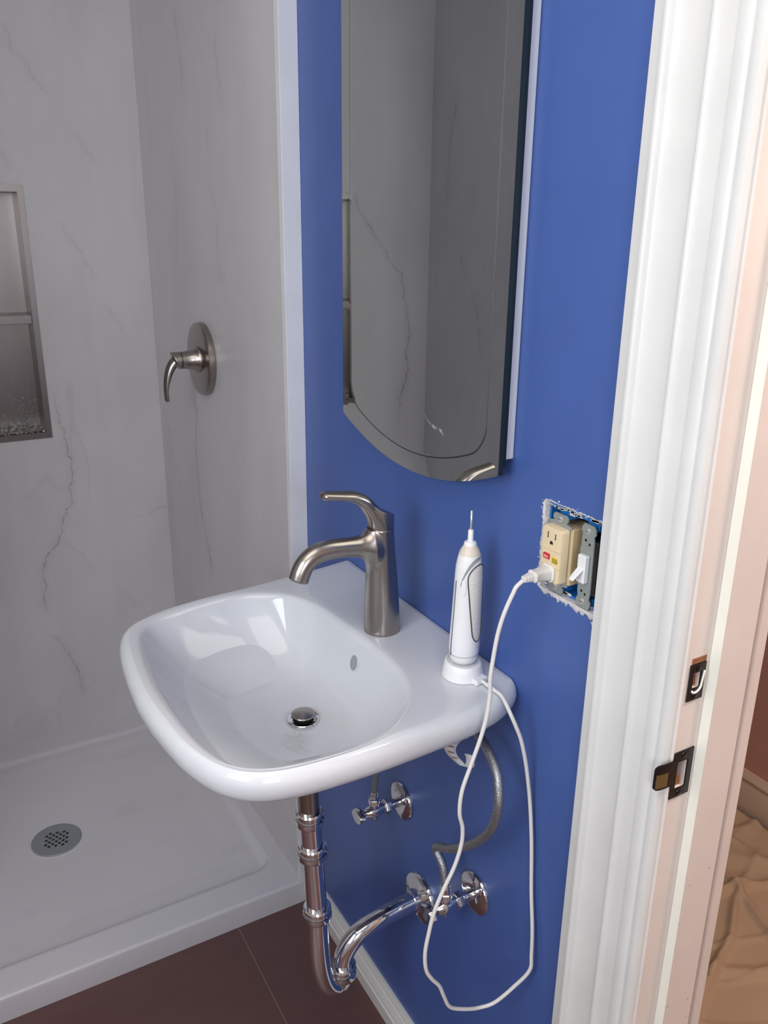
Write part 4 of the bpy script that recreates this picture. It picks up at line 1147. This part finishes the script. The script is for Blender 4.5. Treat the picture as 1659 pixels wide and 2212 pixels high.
# ------------------------------------------------------------------ charging stand with cord and plug
BXY = Vector((-.052, -.152))
def charger():
    cx, cy = BXY
    root = empty('charging_stand', (cx, cy, H), 'white toothbrush charging stand with a long looping cord plugged into the outlet', 'charger')
    def rg(r, z, tilt=0, dx=0, dy=0, n=48):
        return [(cx+dx+r*math.cos(2*PI*k/n), cy+dy+r*math.sin(2*PI*k/n), z+tilt*math.cos(2*PI*k/n-2.2)) for k in range(n)]
    m = MB(); m.loft([rg(.0262, H+.0003), rg(.0272, H+.0012), rg(.0270, H+.005), rg(.0255, H+.013), rg(.0242, H+.0195, .0010), rg(.0228, H+.0212, .0012), rg(.0212, H+.0214, .0012), rg(.0205, H+.0196, .0010), rg(.001, H+.0190)])
    m.build('base', 'plastic_white', root, smooth=40)
    # lug on the side toward the door casing
    d = Vector((.25, -.97)).normalized(); sd = Vector((-d.y, d.x)); m = MB()
    o = Vector((cx, cy))
    def P(a, b, z): q = o+d*a+sd*b; return (q.x, q.y, z)
    m.loft([[P(.020, -.0105, H+.0005), P(.020, .0105, H+.0005), P(.020, .0105, H+.0085), P(.020, -.0105, H+.0085)], [P(.0335, -.0105, H+.0005), P(.0335, .0105, H+.0005), P(.0335, .0105, H+.0070), P(.0335, -.0105, H+.0070)]])
    m.build('cord_lug', 'plastic_white', root, bevel=.0012)
    # cord
    st = P(.0330, .0, H+.0045)
    pts = [st, (-.0440, -.195, H+.0046), (-.0425, -.208, H+.0036), (-.0420, -.221, H+.0030), (-.0440, -.2335, H-.0010), (-.0430, -.2430, H-.0115), (-.0365, -.2480, .858), (-.0280, -.2500, .835), (-.0180, -.2510, .795), (-.0100, -.2540, .740), (-.0080, -.2610, .680), (-.0080, -.2680, .610),
           (-.0090, -.2770, .555), (-.0110, -.2820, .515), (-.0135, -.2835, .490), (-.0290, -.2720, .458), (-.0500, -.2600, .430), (-.0700, -.2520, .4235), (-.0930, -.2510, .4330), (-.1180, -.2500, .4500), (-.1290, -.2500, .4750), (-.1370, -.2500, .4970), (-.1500, -.2500, .5170), (-.1590, -.2500, .5370),
           (-.1615, -.2500, .5650), (-.1575, -.2500, .5930), (-.1500, -.2500, .6260), (-.1370, -.2500, .6560), (-.1220, -.2500, .6850), (-.1130, -.2500, .7150), (-.1125, -.2500, .7400), (-.1180, -.2500, .7640), (-.1160, -.2500, .7950), (-.1050, -.2500, .8270), (-.0930, -.2500, .8600), (-.0850, -.2500, .8900), (-.0820, -.2500, .9200),
           (-.0830, -.2500, .9400), (-.0800, -.2500, .9700), (-.0760, -.2510, 1.0000), (-.0700, -.2530, 1.0250), (-.0620, -.2560, 1.0480), (-.0555, -.2590, 1.0610), (-.0480, -.2610, 1.0665)]
    pts = pts[:-2]+[(-.0590, -.2570, 1.0550), (-.0500, -.2571, 1.0612)]
    cp_ = catmull(pts, 7)
    m = MB(); m.tube(cp_, .0026, 12); m.build('cord', 'cord', root, smooth=True)
    # plug
    zc, yc = 1.0635, -.2571
    pl_pts = []
    m = MB(); 
    def rr(x, w_, h_, dz=0): return [(x, a, b+dz) for a, b in rounded_rect(yc, zc, w_, h_, min(w_, h_)*.3)]
    m.loft([rr(-.0126, .0215, .0205), rr(-.0150, .0215, .0205), rr(-.0155, .0180, .0165), rr(-.0215, .0165, .0150), rr(-.0330, .0145, .0125), rr(-.0345, .0165, .0130), rr(-.0370, .0165, .0130), rr(-.0375, .0120, .0100)])
    pb = m.build('plug', 'cord', root, bevel=.0006)
    m = MB(); x = -.0372
    for k in range(4):
        w_ = .0118-.0011*k; m.loft([rr(x, w_, w_*.8, -.0003*k), rr(x-.0024, w_, w_*.8, -.0003*k-.0002)]); m.loft([rr(x-.0024, w_*.72, w_*.55, -.0003*k), rr(x-.0034, w_*.72, w_*.55, -.0003*k)]); x -= .0033
    m.build('strain_relief', 'cord', pb, bevel=.0003)
charger()

# ------------------------------------------------------------------ toothbrush
def toothbrush():
    cx, cy = BXY; z0 = H+.0215
    root = empty('electric_toothbrush', (cx, cy, z0), 'white electric toothbrush handle without a head, on its charging stand', 'toothbrush')
    prof = [(0, .0130), (.002, .0165), (.007, .0186), (.013, .0195), (.022, .0198), (.045, .0192), (.075, .0183), (.100, .0177), (.118, .0173), (.132, .0166), (.141, .0153), (.149, .0136), (.155, .0112), (.158, .0092), (.160, .0078)]
    def rad(h):
        for (a, r), (b, s) in zip(prof, prof[1:]):
            if a <= h <= b: return r+(s-r)*(h-a)/(b-a)
        return prof[-1][1]
    ctr = lambda h: (cx+.002*(h/.16), cy-.001*(h/.16))
    def S(th, h, off=0.0):
        r = rad(h)+off; x, y = ctr(h); return (x+r*math.cos(th), y+r*.97*math.sin(th), z0+h)
    n = 56
    m = MB(); hs = [0, .002, .006, .010, .020, .035, .050, .065, .080, .095, .110, .122, .132, .138, .143, .147, .151, .154, .157, .160]
    m.loft([[S(2*PI*k/n, h) for k in range(n)] for h in hs]); m.build('handle_shell', 'plastic_white', root, smooth=True)
    m = MB(); m.loft([[S(2*PI*k/n, h, .00025) for k in range(n)] for h in (.0125, .0132)], cap0=False, cap1=False); m.build('base_seam', 'grey_plastic', root, smooth=True)
    # patches on the shell
    def patch(bound, hs_, off, name, mat, nn=14):
        m = MB(); rows = []
        for h in hs_:
            a, b = bound(h)
            rows.append([S(a+(b-a)*k/nn, h, off) for k in range(nn+1)])
        m.loft(rows, closed=False); return m.build(name, mat, root, smooth=True, fix=True)
    d = math.radians
    TC = d(287)
    hl, hh = .034, .138
    def gb(h):
        t = (h-hl)/(hh-hl)
        wdt = .36+.60*min(1, t*1.15)
        if t > .80: wdt *= math.sqrt(max(0.0, 1-((t-.80)/.20)**2))
        if t < .12: wdt *= math.sqrt(max(0.0, 1-((.12-t)/.12)**2))
        return TC-wdt, TC+wdt
    hs_ = [hl+(hh-hl)*(1-math.cos(PI*k/30))/2 for k in range(31)]
    patch(gb, hs_, .0008, 'rubber_grip', 'rubber_grip')
    m = MB(); loop = [S(gb(h)[0], h, .0008) for h in hs_]+[S(gb(h)[1], h, .0008) for h in hs_[::-1]]
    m.tube(loop, .0008, 8); m.build('grip_outline', 'dark_line', root, smooth=True)
    # grey arched band above the grip
    m = MB(); rows = []
    for k in range(19):
        t = k/18; th = math.radians(203+100*t*t*.55+100*t*.45); hc = .110+.0355*math.sin(min(1, t*1.05)*PI/2)
        wd = .0012+.0050*math.sin(PI*min(1, .12+t*.8))
        rows.append([S(th, hc+wd*(-.5+j/3.0), .0005) for j in range(4)])
    m.loft(rows, closed=False); m.build('grey_band', 'grey_plastic', root, smooth=True)
    # yellowed shoulder
    m = MB(); m.loft([[S(2*PI*k/n, h, .0002) for k in range(n)] for h in (.1485, .1520, .1560, .1601)], cap0=False, cap1=False); m.build('yellowed_shoulder', 'plastic_dirty', root, smooth=True)
    # side seam
    m = MB(); m.tube([S(math.radians(178), .012+(.115-.012)*k/20, .0002) for k in range(21)], .0006, 8); m.build('side_seam', 'dark_line', root, smooth=True)
    # power button
    m = MB(); th = math.radians(219)
    rows = []
    for h, wd in ((.098, .02), (.100, .13), (.106, .17), (.113, .17), (.118, .13), (.120, .02)):
        rows.append([S(th-wd+2*wd*k/6, h, .0012) for k in range(7)])
    m.loft(rows, closed=False); m.build('power_button', 'plastic_white', root, smooth=True)
    # small indicator bar
    m = MB(); m.tube([S(math.radians(290+a), .0245+.0012*(a/30), .0003) for a in range(0, 31, 3)], .0008, 8); m.build('indicator', 'grey_plastic', root, smooth=True)
    # collar, neck and steel shaft
    x, y = ctr(.16)
    m = MB(); m.lathe((x, y, z0+.1595), (0, 0, 1), [(.0080, 0), (.0078, .0035), (.0066, .0050), (.0040, .0055), (.0036, .0055), (.0034, .0195), (.0028, .0205), (.0012, .0206)], 28); m.build('neck', 'plastic_white', root, smooth=40)
    m = MB(); m.tube([(x, y, z0+.178), (x, y, z0+.190), (x-.0003, y, z0+.2045)], .0014, 12); m.build('drive_shaft', 'screw', root, smooth=True)
toothbrush()

for o in bpy.data.objects:
    if '_o' in o: del o['_o']
